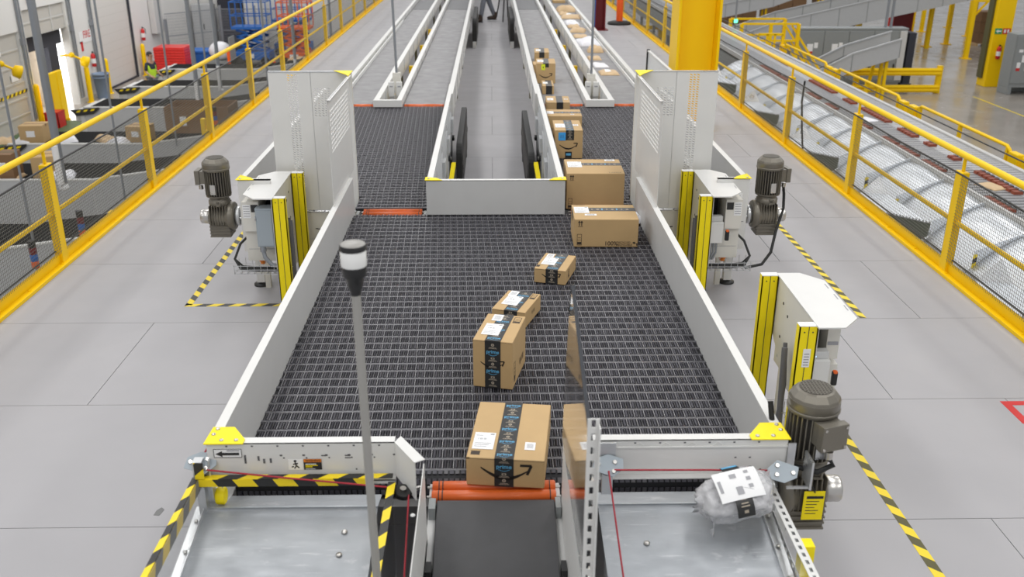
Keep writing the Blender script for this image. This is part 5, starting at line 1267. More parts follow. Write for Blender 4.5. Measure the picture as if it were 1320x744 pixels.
# belt lanes running from the dock to under the deck
def dock_lane(y, label, x1=-11.4, kink=-8.2, rise=.55, blk=True):
    t = thing('dock_conveyor', label, 'conveyor', (0, 0, 0), group='grey-sided dock conveyors feeding under the deck')
    zt = -2.4; xe = -4.2; prof = [(x1, zt), (kink, zt), (xe, zt+rise)]
    def side(yy, dz, mi, name):
        m = MB(); pts = [(x, yy, z+dz) for x, z in prof]+[(xe, yy, zt+rise-.95), (kink, yy, ZL+.1), (x1, yy, ZL+.1)]
        m.prism(pts, (0, .05, 0), 0)
        m.bar((x1, yy+.025, zt+dz+.012), (kink, yy+.025, zt+dz+.012), .07, .03, 1); m.bar((kink, yy+.025, zt+dz+.012), (xe, yy+.025, zt+rise+dz+.012), .07, .03, 1)
        x = x1+.7
        while x < kink: m.box(x, x+.012, yy-.002, yy, ZL+.15, zt+dz-.02, 2); x += 1.25
        m.build(name, ['lane_grey', 'white', 'cab_mid'], t)
    side(y, 0, 0, 'side_panel'); side(y+1.65, -.09, 0, 'side_panel')
    m = MB(); pts = [(x, y+.05, z-.05) for x, z in prof]; pts += [(x, y+.05, z-.12) for x, z in prof[::-1]]
    m.prism(pts, (0, 1.6, 0)); m.build('belt', 'dock_belt', t)
    m = MB(); m.box(x1-.12, x1, y-.02, y+1.72, ZL+.1, zt-.05, 0); m.box(x1-.3, x1-.12, y+.1, y+1.6, ZL+.6, zt-.1, 0); m.build('end_housing', 'cab_mid', t, .02)
    m = MB(); m.prism([(x1-.35, y-.06, zt-.05), (x1+.45, y-.06, zt+.02), (x1+.45, y-.06, zt-.03), (x1+.28, y-.06, zt-.16), (x1-.2, y-.06, zt-.22)], (0, .04, 0), 0)
    hazard(m, (x1-.2, y-.065, zt-.12), (x1+.35, y-.065, zt-.06), (0, 0, 1), .05, (0, -1, 0), .1, .05, .003, (1, 0)); m.build('hazard_trim', ['tape_black', 'tape_yellow'], t)
    m = MB(); x = x1+.5
    while x < -5: m.box(x, x+.08, y+.1, y+.16, ZL, ZL+.15); m.box(x, x+.08, y+1.5, y+1.56, ZL, ZL+.15); x += 2.2
    m.build('leg', 'yellow', t); return t
LY = (14.6, 18.95, 22.15, 26.6, 29.9, 33.4)
for y, lb in zip(LY, ('grey dock conveyor nearest the camera, lower left edge', 'second grey dock conveyor from the camera, below the leftmost rail post', 'grey dock conveyor with the big brown cardboard bin on it', 'grey dock conveyor with black and yellow end trim by the bright doorway', 'grey dock conveyor in front of the blue-grey trash can', 'farthest grey dock conveyor, beside the person in the vest')):
    dock_lane(y, lb)
ZD = -2.449
def parcel(label, x, y, w_, d_, h_, deg, mname='card', z=ZD):
    t = thing('cardboard_box', label, 'box', (x, y, z+.001), math.radians(deg), 'parcels on the dock conveyors')
    MB().box(-w_/2, w_/2, -d_/2, d_/2, 0, h_).build('carton', mname, t, .008)
    m = MB(); m.box(-w_/2-.001, w_/2+.001, -.035, .035, h_-.06, h_+.001); m.build('packing_tape', 'card_dark' if mname == 'card' else 'tape_olive', t)
    m = MB(); m.box(-w_*.2, w_*.15, -d_/2-.002, -d_/2, h_*.35, h_*.7); m.build('shipping_label', 'label', t); return t
parcel('brown carton near the left picture edge on the bin conveyor, dock mat behind it', -11.0, 22.75, .55, .5, .42, 4)
parcel('small brown carton beside the big brown bin, left of it', -8.5, 22.8, .5, .5, .38, -8)
parcel('brown carton leaning among mailers by the leftmost rail post', -9.35, 19.6, .55, .55, .45, 20)
parcel('tall dark brown carton at the left picture edge', -10.02, 19.35, .35, .5, .55, 3, 'card_dark')
parcel('low brown carton with white lid label at the left picture edge', -8.65, 15.2, .5, .55, .2, 5)
t = thing('cardboard_bin', 'big brown cardboard bin on the dock conveyor behind the railing', 'box', (-6.95, 22.75, -1.97), 0)
m = MB()
for (a, b, c, d) in ((-.75, .75, -.45, -.43), (-.75, .75, .43, .45), (-.75, -.73, -.43, .43), (.73, .75, -.43, .43)): m.box(a, b, c, d, -.2, .42)
m.box(-.73, .73, -.43, .43, -.2, -.18); m.build('carton', 'card_dark', t)
m = MB(); m.box(-.4, -.25, -.455, -.45, -.02, .2); m.build('paper_label', 'label', t)
for i, (x, y, mn, lb) in enumerate(((-11.25, 22.7, 'poly_white', 'white poly mailer left of the carton on the bin conveyor'), (-11.7, 22.6, 'kraft', 'brown mailer at the left picture edge on the bin conveyor'), (-10.25, 22.75, 'poly_white', 'white mailer right of the carton on the bin conveyor'), (-9.35, 22.8, 'kraft', 'brown mailer lying on the bin conveyor under the handrail'), (-8.95, 22.6, 'poly_white', 'white mailer touching the brown one under the handrail'), (-10.5, 19.5, 'kraft', 'brown mailer left of the pile by the leftmost rail post'), (-10.05, 19.4, 'kraft', 'second brown mailer in the pile by the leftmost rail post'), (-9.0, 19.45, 'poly_white', 'white crumpled mailer right of the leaning carton'))):
    pillow('padded_mailer', mn, lb, x, y, ZD, .42, .5, .10, 15*i, 60+i, None, 'mailers on the dock conveyors', .3)
# hanging poles, stack lights
def hang(x, y, z0, r, label, bulb=True, lean=0.):
    t = thing('drop_pole', label, 'pole', (x, y, z0)); MB().cyl((0, 0, .12), (lean, 0, 8.5-z0), r, n=10).build('rod', 'conduit', t)
    if bulb:
        m = MB(); m.lathe([(.05, 0), (.08, .03), (.07, .08), (.035, .10)], n=14); m.build('sensor_cap', 'label', t); MB().cyl((.0, -r*1.3, .12), (.0, -r*1.3, .75), r*.8, n=8).build('sleeve', 'label', t)
    else: MB().cyl((0, 0, 0), (0, 0, .12), r*.9, n=8).build('tip', 'conduit', t)
hang(-6.95, 15., -1.48, .065, 'thick grey drop pole with a white cap at far left')
hang(-8.0, 26., -2.3, .06, 'thick grey drop pole left of the big brown bin')
hang(-7.93, 28., -2.2, .055, 'grey drop pole with a white sleeve above the middle rail posts')
hang(-6.6, 13., -2.3, .018, 'thin wire dropping past the leftmost rail post', False)
hang(-6.2, 15.5, -2.3, .018, 'thin wire dropping right of the leftmost rail post', False)
hang(-7.4, 22., -2.4, .022, 'thin wire dropping in front of the big brown bin', False)
hang(-7.1, 24., -2.4, .022, 'thin wire dropping right of the red wrapped stack', False)
hang(-6.3, 27., -2.3, .03, 'thin rod dropping before the blue lift', False)
hang(-6.1, 30., -2.3, .05, 'grey drop pole between the blue and the orange lift')
hang(-5.6, 34., -2.3, .045, 'grey drop pole with white sleeve in front of the orange lift')
def stack_light(x, y, z, label):
    t = thing('stack_light', label, 'stack light', (x, y, z)); zz = 0
    for k, c in enumerate(('lift_orange', 'blue', 'maroon', 'black')):
        MB().lathe([(.045, .02), (.05, .03), (.05, .11), (.045, .12)], (0, 0, .10*k), n=14).build('lens' if k < 3 else 'cap', c, t)
    MB().cyl((0, 0, -.5), (0, 0, .02), .014, n=8).build('stem', 'conduit', t); m = MB(); m.box(-.1, .1, -.05, .05, -.62, -.5); m.box(-.03, .03, -.03, .03, ZL-z, -.6); m.build('bracket', 'yellow', t); return t
stack_light(-6.15, 13.6, -1.82, 'stack light with orange base in the gap right of the leftmost rail post')
stack_light(-6.43, 12.6, -1.95, 'stack light close by the foot of the leftmost rail post')
stack_light(-6.2, 21.2, -1.75, 'stack light standing before the big brown bin')
stack_light(-5.4, 29.0, -1.9, 'stack light at the foot of the fourth rail post')
# red and blue wrapped stacks, fence, machines at the back
t = thing('pallet_stack', 'stack of red plastic totes wrapped in film beside the person in the vest', 'pallet load', (-12.65, 38.6, ZL))
m = MB(); m.box(-.6, .6, -.5, .5, .12, 1.12); 
for k in range(9): m.box(-.615, .615, -.515, .515, .17+k*.105, .22+k*.105)
m.build('totes', 'red_crate', t, .02); m = MB()
for k in (-.45, 0, .45): m.box(k-.07, k+.07, -.5, .5, 0, .1)
m.box(-.6, .6, -.5, .5, .1, .12); m.build('pallet', 'lane_grey', t)
t = thing('pallet_stack', 'blue plastic bin right of the red wrapped stack', 'pallet load', (-11.75, 39.9, ZL))
m = MB(); m.box(-.55, .55, -.5, .5, .12, .8); m.box(-.58, .58, -.53, .53, .72, .82); m.box(-.3, .3, -.56, -.5, .3, .36); m.build('bin', 'blue', t, .02)
m = MB(); m.box(-.5, -.4, -.45, .45, 0, .12); m.box(.4, .5, -.45, .45, 0, .12); m.build('runner', 'blue', t)
t = thing('bagged_load', 'cart with a white bag on top beside the blue bin', 'cart', (-10.75, 38.5, ZL))
m = MB(); m.ball((0, 0, .95), .45, 0, 18, 10, (1, .8, .8)); m.build('bag', 'poly_white', t); m = MB(); m.box(-.5, .5, -.4, .4, .18, .6, 0)
for a in (-.4, .4):
    for b in (-.3, .3): m.cyl((a, b-.03, .09), (a, b+.03, .09), .09, n=12)
m.box(.46, .5, -.4, .4, .2, 1.5, 0); m.build('cart', 'cab_grey', t)
t = thing('mesh_fence', 'grey post and wire fence in front of the back wall cabinets', 'fence', (0, 0, 0))
fp = [(-13.6, 41.), (-11.9, 43.2), (-10.4, 43.2), (-8.9, 43.2)]
for i, (x, y) in enumerate(fp): MB().box(x-.05, x+.05, y-.05, y+.05, ZL, -1.15 if i else -1.5).build('post', 'conduit', t)
for (a, b) in zip(fp[:-1], fp[1:]):
    m = MB(); A = Vector((a[0], a[1], 0)); Bv = Vector((b[0], b[1], 0))
    for z in (-1.3, -2.2, -3.2): m.bar(A+Vector((0, 0, z)), Bv+Vector((0, 0, z)), .03, .03)
    n = 30
    for k in range(n): p = A.lerp(Bv, k/n); m.box(p.x-.004, p.x+.004, p.y-.004, p.y+.004, -3.2, -1.3)
    for k in range(16): z = -3.2+k*.12; m.bar(A+Vector((0, 0, z)), Bv+Vector((0, 0, z)), .007, .007)
    m.build('mesh_panel', 'conduit', t)
for i, (x, w_, h_, mn, lb) in enumerate(((-13.3, .9, 2.1, 'lane_grey', 'pale grey electrical cabinet at the left end of the back wall'), (-12.05, 1.0, 2.4, 'dock_dark', 'dark double cabinet on the back wall behind the fence'), (-10.95, .8, 2.3, 'white', 'white cabinet on the back wall right of the dark one'), (-15.0, .5, 1.0, 'cab_grey', ''), )):
    if not lb: continue
    t = thing('electrical_cabinet', lb, 'cabinet', (x, 45.6, ZL)); m = MB(); m.box(-w_/2, w_/2, -.35, .35, .1, h_); m.box(-w_/2+.03, w_/2-.03, -.32, .32, 0, .1); m.build('body', mn, t, .015)
    m = MB(); m.box(-w_/2+.05, -.02, -.37, -.35, .16, h_-.08); m.box(.02, w_/2-.05, -.37, -.35, .16, h_-.08); m.build('door', mn, t, .008); m = MB(); m.box(.04, .07, -.39, -.37, 1., 1.25); m.build('handle', 'black', t)
t = thing('wall_panel', 'grey control panel on the dock wall above the red stack', 'control panel', (XW+.13, 40.6, -1.3)); MB().box(-.12, .12, -.45, .45, -.7, .7).build('housing', 'cab_mid', t, .02); m = MB(); m.cyl((0, .2, .7), (0, .2, 4.), .04, n=8); m.cyl((0, -.2, .7), (0, -.2, 4.), .03, n=8); m.build('conduit', 'conduit', t)
def scissor_lift(x, y, label, mn, mn2, w_=1.3, up=.0):
    t = thing('scissor_lift', label, 'lift', (x, y, ZL))
    m = MB(); m.box(-w_/2, w_/2, -.5, .5, .22, .55); m.build('chassis', mn, t, .03)
    for a in (-w_/2+.2, w_/2-.2):
        for b in (-.47, .47): MB().cyl((a, b-.06, .18), (a, b+.06, .18), .18, n=16).build('wheel', 'rubber', t)
    for b in (-.35, .35):
        m = MB()
        for k in range(3): m.bar((-w_/2+.15, b, .6+.28*k), (w_/2-.15, b, .6+.28*(k+1)), .05, .08); m.bar((w_/2-.15, b, .6+.28*k), (-w_/2+.15, b, .6+.28*(k+1)), .05, .08)
        m.build('scissor_arms', mn2, t)
    zz = 1.48
    m = MB(); m.box(-w_/2, w_/2, -.5, .5, zz, zz+.1)
    for a in (-w_/2, -w_/6, w_/6, w_/2):
        for b in (-.48, .48): m.box(a-.02, a+.02, b-.02, b+.02, zz+.1, zz+1.1)
    for z in (zz+.55, zz+1.1):
        for b in (-.48, .48): m.bar((-w_/2, b, z), (w_/2, b, z), .04, .04)
        for a in (-w_/2, w_/2): m.bar((a, -.48, z), (a, .48, z), .04, .04)
    m.build('platform', mn, t); m = MB(); m.box(-.25, .1, -.53, -.5, .3, .48); m.build('decal', 'label', t); return t
scissor_lift(-10.15, 41.5, 'blue scissor lift behind the railing, left of the orange one', 'blue', 'blue', 1.5)
scissor_lift(-8.25, 41.3, 'orange scissor lift behind the railing, with blue one to its left', 'lift_orange', 'lift_orange', 1.3)
scissor_lift(-9.0, 44.3, 'second blue scissor lift standing behind the orange one', 'blue', 'blue', 1.6)
for x, y, lb in ((-10.2, 37.6, 'slim orange delineator post in front of the blue scissor lift'),):
    t = thing('bollard', lb, 'bollard', (x, y, ZL)); MB().lathe([(.2, 0), (.2, .05), (.06, .07)], n=16).build('base', 'rubber', t); MB().lathe([(.06, .06), (.06, 1.15), (.04, 1.2)], n=14).build('post', 'orange_post', t)
t = thing('traffic_cone', 'orange and white traffic cone between the blue and orange lifts', 'cone', (-8.5, 37.8, ZL))
MB().box(-.2, .2, -.2, .2, 0, .04).build('base', 'orange_post', t); MB().lathe([(.16, .04), (.10, .32)], n=16).build('lower_cone', 'orange_post', t); MB().lathe([(.10, .32), (.075, .46)], n=16).build('white_band', 'label', t); MB().lathe([(.075, .46), (.03, .72)], n=16).build('tip', 'orange_post', t)
t = thing('pallet_stack', 'stack of wooden pallets under the orange lift side', 'pallet load', (-7.5, 38.6, ZL))
m = MB()
for k in range(5):
    m.box(-.55, .55, -.5, .5, .13*k+.1, .13*k+.13)
    for a in (-.5, 0, .5): m.box(a-.05, a+.05, -.5, .5, .13*k, .13*k+.1)
m.build('pallets', 'kraft', t)
# yellow clamps seen beside the rail feet
for i, (x, y, lb) in enumerate(((-5.0, 12.3, 'yellow clamp below the foot of the second rail post'), (-5.5, 18.4, 'yellow clamp below the foot of the third rail post'), (-4.9, 24.3, 'yellow clamp near the foot of the fifth rail post'))):
    t = thing('yellow_clamp', lb, 'clamp', (x, y, -1.35)); m = MB(); m.box(-.16, .16, -.06, .06, 0, .12); m.box(-.16, -.08, -.06, .06, .1, .34); m.box(.1, .16, -.06, .06, .1, .2); m.box(-.04, .04, -.04, .04, ZL+1.35, 0); m.build('clamp', 'yellow', t, .01)

# ================================================================== right: sorter, spiral chutes
SX0, SX1, SZ = 6.2, 7.42, -.62
t = thing('shoe_sorter', 'long grey slat sorter with rust-red sliding shoes beyond the right railing', 'sorter', (0, 0, 0))
m = MB(); y = 5.
while y < 44:
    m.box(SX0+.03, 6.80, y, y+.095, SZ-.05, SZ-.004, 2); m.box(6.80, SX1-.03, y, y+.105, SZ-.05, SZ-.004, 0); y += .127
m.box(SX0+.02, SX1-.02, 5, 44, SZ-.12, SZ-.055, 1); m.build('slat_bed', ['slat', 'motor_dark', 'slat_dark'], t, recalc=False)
m = MB(); m.box(SX0-.02, SX0+.02, 5, 44, SZ-.07, SZ+.04); m.build('near_rail', 'cab_mid', t, .008)
m = MB(); m.box(SX1-.02, SX1+.05, 5, 44, SZ-.30, SZ+.02); m.build('far_rail', 'cab_mid', t, .008)
m = MB(); m.cyl((SX1+.08, 5, SZ+.1), (SX1+.08, 44, SZ+.1), .012, n=8); m.build('far_cable', 'black', t)
m = MB(); m.box(SX0, SX1, 5, 44, SZ-.7, SZ-.13); m.build('side_skirt', 'cab_grey', t)
m = MB(); y = 6.
while y < 44: m.box(SX0+.1, SX0+.2, y-.05, y+.05, ZL, SZ-.6); m.box(SX1-.2, SX1-.1, y-.05, y+.05, ZL, SZ-.6); y += 3.2
m.build('leg', 'cab_grey', t)
clusters = [(6.32, 18.1, 18.74), (6.31, 17.16, 17.67), (6.31, 15.44, 16.0), (6.30, 14.32, 14.82), (6.30, 13.56, 14.24), (6.30, 12.73, 13.34), (6.29, 10.72, 11.43), (6.29, 9.2, 9.9),
            (6.33, 21.0, 22.36), (6.33, 20.2, 20.76), (6.85, 18.73, 20.29), (6.83, 17.62, 18.1), (6.84, 16.0, 17.2), (6.82, 14.81, 15.43), (6.83, 14.24, 14.4), (6.81, 13.3, 13.55), (6.78, 11.48, 12.73), (6.78, 9.4, 10.6)]
ns = 0
for (x, a, b) in clusters:
    y = 5+.127*math.ceil((a-5)/.127)
    while y < b and ns < 100:
        m = MB(); m.prism([(x-.065, y+.012, SZ-.004), (x+.065, y+.012, SZ-.004), (x+.055, y+.018, SZ+.032), (x-.055, y+.018, SZ+.032)], (0, .085, 0), 0); m.box(x+.03, x+.075, y+.03, y+.11, SZ-.004, SZ+.036, 1)
        m.build('shoe', ['shoe', 'black'], t); ns += 1; y += .127
m = MB()
y = 22.4
while y < 42: m.box(7.0-(y-22.4)*-.018-.06, 7.0+(y-22.4)*.018+.06, y+.012, y+.1, SZ-.004, SZ+.03); y += .127
o = m.build('distant_shoes', 'shoe', t); o['kind'] = 'stuff'
for i, (x, y, lb) in enumerate(((6.62, 12.0, 'flat tan mailer riding on the sorter in front of the shoes'), (6.55, 16.3, 'small white mailer riding farther along the sorter'))):
    pillow('padded_mailer', ('kraft', 'poly_white')[i], lb, x, y, SZ-.003, .26, .36, .02, 20, 90+i, None, None)
def spiral_chute(y0, P_, label, pan):
    t = thing('sheet_chute', label, 'chute', (0, y0, 0), group='bare steel chutes along the sorter')
    N_ = 10; m = MB(); vs_ = []
    for k in range(N_+1):
        a = k/N_; x = 6.17-.73*a; z = -.665-.50*a**1.5
        for q in range(9):
            v = q/8; vs_.append((x, .008+v*(P_-.016), z+.055*math.sin(v*PI)*math.sin(PI*min(1, a+.25))-.03*math.sin(v*2*PI)*a))
    m.add(vs_, [(k*9+q, k*9+q+1, (k+1)*9+q+1, (k+1)*9+q) for k in range(N_) for q in range(8)], 0, True)
    solid(m.build('sheet', 'chute', t, recalc=False), .004)
    m = MB(); m.prism([(6.17, .002, -.615), (5.54, .002, -.86), (5.54, .002, -1.22), (5.9, .002, -1.3), (6.17, .002, -1.0)], (0, .005, 0)); m.bar((6.17, .004, -.615), (5.54, .004, -.86), .014, .008); m.build('divider', 'chute', t)
    MB().box(5.70, 5.76, .5, .56, ZL, -1.06).build('leg', 'cab_grey', t)
    if pan:
        m = MB(); A, B_, C_, D = (5.54, .03, -.9), (5.08, .55, -.9), (5.15, 1.44, -.9), (5.50, 1.40, -.9)
        m.prism([A, B_, C_, D], (0, 0, -.008), 0); o = m.build('catch_pan', 'chute', t)
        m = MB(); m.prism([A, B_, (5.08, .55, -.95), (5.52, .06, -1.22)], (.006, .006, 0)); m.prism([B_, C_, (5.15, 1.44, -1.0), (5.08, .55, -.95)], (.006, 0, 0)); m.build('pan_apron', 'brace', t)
        m = MB(); a = Vector(A); b = Vector(B_)
        for k in range(16): p = a.lerp(b, (k+.1)/16); q = a.lerp(b, (k+.55)/16); m.bar(p+Vector((0, 0, .012)), q+Vector((0, 0, .012)), .012, .022)
        m.bar(a, b, .014, .008); m.build('serrated_lip', 'galv', t)
        m = MB(); m.prism([(5.50, 1.30, -.89), (5.16, 1.42, -.89), (5.40, 1.44, -.66)], (.0, .012, 0)); m.build('stiffener', 'galv', t)
    else:
        m = MB(); hazard(m, (5.53, -.003, -1.2), (5.53, -.003, -.90), (1, 0, 0), .05, (0, -1, 0), .06, .03, .002); m.build('hazard_tab', ['tape_yellow', 'tape_black'], t)
names = ['nearest', 'second nearest', 'third nearest', 'fourth nearest', 'fifth nearest', 'sixth nearest', 'seventh nearest', 'eighth nearest', 'ninth nearest', 'tenth nearest', 'eleventh nearest', 'twelfth nearest', 'thirteenth nearest', 'farthest']
for k in range(14): spiral_chute(7.87+1.13*k, 1.13, 'bare steel chute beside the sorter, %s of the row behind the railing' % names[k], k % 3 == 0)
t = thing('hanging_cable', 'loose black cable hanging down over the steel chutes', 'cable', (0, 0, 0)); MB().tube([(3.78, 11.45, .86), (3.79, 11.5, .6), (3.80, 11.42, .3), (3.82, 11.35, .02), (3.9, 11.3, -.05)], .012, 6).build('cable', 'black', t)
# rail along the far side of the sorter
t = thing('guard_railing', 'low yellow guard railing along the far side of the sorter', 'railing', (0, 0, 0))
for k, (a, b) in enumerate(((6.5, 13.9), (14.7, 18.2), (19.1, 22.8), (23.6, 27.2))):
    x = 8.3
    m = MB(); m.tube([(x, a, -1.05), (x, a, -.80), (x, a+.12, -.74), (x, b-.12, -.74), (x, b, -.80), (x, b, -1.05)], .03, 8); m.build('rail', 'yellow', t)
    n = max(2, int((b-a)/1.6)); 
    for q in range(n+1):
        yy = a+.08+(b-a-.16)*q/n; m = MB(); m.box(x-.03, x+.03, yy-.03, yy+.03, ZL, -.76); m.build('post', 'yellow', t)
    m = MB(); m.box(x-.025, x+.025, a, b, -1.12, -1.06); m.build('midrail', 'yellow', t)
    for yy in (a-.2, b+.2): m = MB(); m.box(x-.06, x+.06, yy-.14, yy+.14, ZL, -.78); m.build('wide_post', 'yellow', t, .02)

# ================================================================== right background
t = thing('stair_platform', 'yellow stair platform with handrails at the far end of the sorter', 'stairs', (0, 0, 0))
m = MB(); m.box(7.6, 9.5, 29.6, 31.2, -1.75, -1.65); m.build('deck', 'cab_grey', t)
m = MB()
for (x, y) in ((7.65, 29.65), (8.55, 29.65), (9.4, 29.65), (7.65, 31.1), (9.4, 31.1)): m.box(x-.05, x+.05, y-.05, y+.05, ZL, -.45)
for z in (-.45, -.95):
    m.bar((7.65, 29.65, z), (9.4, 29.65, z), .06, .06); m.bar((7.65, 31.1, z), (9.4, 31.1, z), .06, .06)
m.build('railing', 'yellow', t)
m = MB()
for s in (29.7, 30.6):
    m.bar((9.45, s, -1.65), (10.7, s, ZL+.05), .05, .22); m.bar((9.2, s, -.5), (10.4, s, -2.1), .06, .06)
    m.bar((9.2, s, -.95), (10.4, s, -2.6), .05, .05); m.box(10.35, 10.43, s-.04, s+.04, ZL, -2.1)
m.build('stringer', 'yellow', t)
m = MB()
for k in range(7): m.box(9.5+k*.17, 9.68+k*.17, 29.75, 30.55, -1.75-.23*k, -1.72-.23*k)
m.build('tread', 'cab_grey', t)
t = thing('guard_cage', 'small yellow wire-frame gate beside the stair platform', 'gate', (7.95, 27.5, -.95))
m = MB()
for x in (-.35, -.1, .12, .35): m.box(x-.03, x+.03, -.03, .03, ZL+.95, .45)
for z in (-.05, .45): m.bar((-.35, 0, z), (.35, 0, z), .06, .06)
m.build('frame', 'yellow', t)
t = thing('cabinet_row', 'long row of grey electrical cabinets behind the sorter', 'electrical cabinet', (11.45, 35.9, ZL))
ws = (.55, 1.2, 1.15, 1.15, 1.15); x = .0
m = MB(); m.box(-.1, 4.05, 0, .6, .12, 2.1); m.box(-.12, 4.07, -.02, .62, 2.06, 2.12); m.box(-.05, 4.0, .05, .55, 0, .12); m.build('body', 'cab_grey', t, .01)
for k in range(4):
    a = .02+k*.93
    m = MB(); m.box(a, a+.90, -.03, 0, .2, 2.02, 0); d = m.build('door', 'cab_grey', t, .012)
    m = MB(); m.box(a+.84, a+.88, -.06, -.03, .62, .82); m.build('handle', 'black', d)
    m = MB(); m.box(a+.3, a+.52, -.035, -.03, 1.2, 1.55, 0); m.box(a+.3, a+.52, -.037, -.035, 1.0+.2, 1.28, 1 if k == 0 else 0); m.box(a+.56, a+.7, -.035, -.03, 1.4, 1.6, 0)
    if k > 1: m.box(a+.5, a+.62, -.038, -.035, 1.5, 1.6, 2)
    m.build('sticker', ['label', 'red', 'lime_sticker'], d)
m = MB(); m.box(3.78, 4.04, -.03, 0, .2, 2.02); m.build('door', 'cab_mid', t, .012)
m = MB(); m.cyl((3.3, .3, 2.1), (3.3, .3, 7.), .05, n=10); m.cyl((3.5, .3, 2.1), (3.5, .3, 7.), .05, n=10); m.build('conduit', 'conduit', t)
# grey-sided sloping conveyors behind
def slope_conv(pts, depth, h_, label, wave=0., leg=True):
    t = thing('incline_conveyor', label, 'conveyor', (0, 0, 0))
    for (mname, yy, dz) in (('side_panel', 0, 0), ('side_panel', depth, h_*.25)):
        m = MB(); m.prism([(x, y+yy, z+dz) for x, y, z in pts]+[(x, y+yy, z+dz-h_) for x, y, z in pts[::-1]], (0, .05, 0), 0)
        for (a, b) in zip(pts[:-1], pts[1:]):
            A = Vector(a)+Vector((0, yy, dz)); B_ = Vector(b)+Vector((0, yy, dz)); m.bar(A, B_, .08, .05, 1)
            n = max(1, int((B_-A).length/1.1))
            for k in range(1, n+1): p = A.lerp(B_, k/n); m.box(p.x-.012, p.x+.012, p.y-.01, p.y, p.z-h_, p.z-.03, 2)
        m.build(mname, ['cab_mid' if yy else 'lane_grey', 'lane_grey', 'cab_grey'], t)
    m = MB(); m.prism([(x, y+.05, z-h_*.35) for x, y, z in pts]+[(x, y+.05, z-h_*.95) for x, y, z in pts[::-1]], (0, depth-.05, 0)); m.build('belt', 'black', t)
    if leg:
        for (x, y, z) in pts[1:]:
            MB().box(x-.35, x-.25, y+.2, y+.3, ZL, z-h_*.8).build('leg', 'yellow', t); MB().box(x-.35, x-.25, y+depth-.3, y+depth-.2, ZL, z-h_*.8).build('leg', 'yellow', t)
    return t
slope_conv([(10.6, 44, -2.75), (13.2, 44, -1.85), (17., 44, -1.0), (26, 44, .9)], 1.3, .95, 'long grey sloping conveyor passing behind the cabinet row')
slope_conv([(10.75, 32.6, -2.55), (12.3, 32.6, -1.75), (13.9, 32.6, -1.27)], .9, .62, 'short grey sloping conveyor in front of the cabinet row', leg=True)
slope_conv([(11.2, 52, -2.1), (15., 52, -1.3), (18., 52, -.2)], 1.2, .7, 'farther dark grey sloping conveyor before the brown boxes')
t = thing('dark_conveyor_frame', 'long dark conveyor frame sloping up behind the cabinets', 'conveyor', (0, 0, 0))
m = MB(); m.prism([(15.5, 45.9, -2.3), (25., 45.9, .1), (25., 45.9, .32), (15.5, 45.9, -2.05)], (0, .8, 0)); m.build('frame', 'dock_dark', t); m = MB()
for x, z in ((17.6, -1.8), (21., -.9), (24.3, -.1)): m.box(x-.08, x+.08, 46.2, 46.36, ZL, z)
m.build('leg', 'yellow', t)
# guard rail barrier
t = thing('guard_barrier', 'yellow two-rail guard barrier on the polished floor', 'barrier', (0, 0, 0))
for z in (-2.62, -3.22):
    m = MB(); m.prism([(11.8, 34.2, z-.13), (11.8, 34.16, z-.06), (11.8, 34.2, z), (11.8, 34.16, z+.06), (11.8, 34.2, z+.13), (11.8, 34.26, z+.13), (11.8, 34.26, z-.13)], (4.4, 0, 0)); m.build('rail', 'yellow', t)
for x in (13.2, 16.2): MB().box(x-.09, x+.09, 34.26, 34.42, ZL, -2.42).build('post', 'yellow', t, .01)
t = thing('floor_stanchion', 'thin yellow post with red top leaning by the guard barrier', 'post', (13.35, 33.7, ZL))
MB().bar((0, 0, 0), (.22, 0, 1.55), .1, .08).build('post', 'yellow', t); MB().bar((.22, 0, 1.55), (.235, 0, 1.65), .1, .08).build('tip', 'red', t)
# big yellow box column with signs, extinguisher
t = thing('support_column', 'yellow steel column with green and red signs on the polished floor', 'column', (18.87, 35.9, ZL))
m = MB(); m.box(-.30, .36, -.32, .32, 0, 11); m.build('beam', 'yellow', t, .02)
m = MB(); m.box(-.38, -.30, -.1, .25, .3, 11); m.build('side_strip', 'tape_olive', t)
m = MB(); m.box(-.27, -.01, -.335, -.32, 1.95, 2.15, 0); m.box(.02, .30, -.335, -.32, 1.95, 2.15, 1); m.prism([(-.24, -.338, 2.05), (-.16, -.338, 2.12), (-.16, -.338, 1.98)], (0, -.004, 0), 2); m.box(-.16, -.05, -.342, -.336, 2.025, 2.075, 2)
for q in range(2): m.box(.06+.12*q, .13+.12*q, -.34, -.335, 1.99, 2.11, 2)
m.build('sign', ['sign_green', 'red', 'label'], t)
extinguisher(18.84, 35.5, ZL+1.05, 'red fire extinguisher hanging on the yellow column with signs')
# grey cabinet at the right edge
t = thing('electrical_cabinet', 'grey electrical cabinet with stickers at the right picture edge', 'cabinet', (19.22, 34.0, ZL))
m = MB(); m.box(-.62, .75, 0, .7, .25, 2.12); m.box(-.62, -.45, 0, .7, 0, .25); m.box(.58, .75, 0, .7, 0, .25); m.box(-.45, .58, .6, .7, 0, .25); m.build('body', 'cab_grey', t, .012)
m = MB(); m.box(-.58, .04, -.03, 0, .4, 2.06); m.box(.08, .70, -.03, 0, .4, 2.06); m.build('door', 'cab_grey', t, .01)
m = MB()
for (a, b, c, d, mi) in ((-.45, -.3, 1.5, 1.6, 0), (-.25, -.1, 1.6, 1.75, 0), (-.3, -.12, 1.15, 1.4, 0), (-.45, -.32, .95, 1.15, 0), (-.45, -.32, .85, .95, 1), (-.15, -.02, .85, 1.25, 0), (.3, .55, .35, .6, 0), (-.05, .0, 1.75, 1.82, 1)): m.box(a, b, -.036, -.03, c, d, mi)
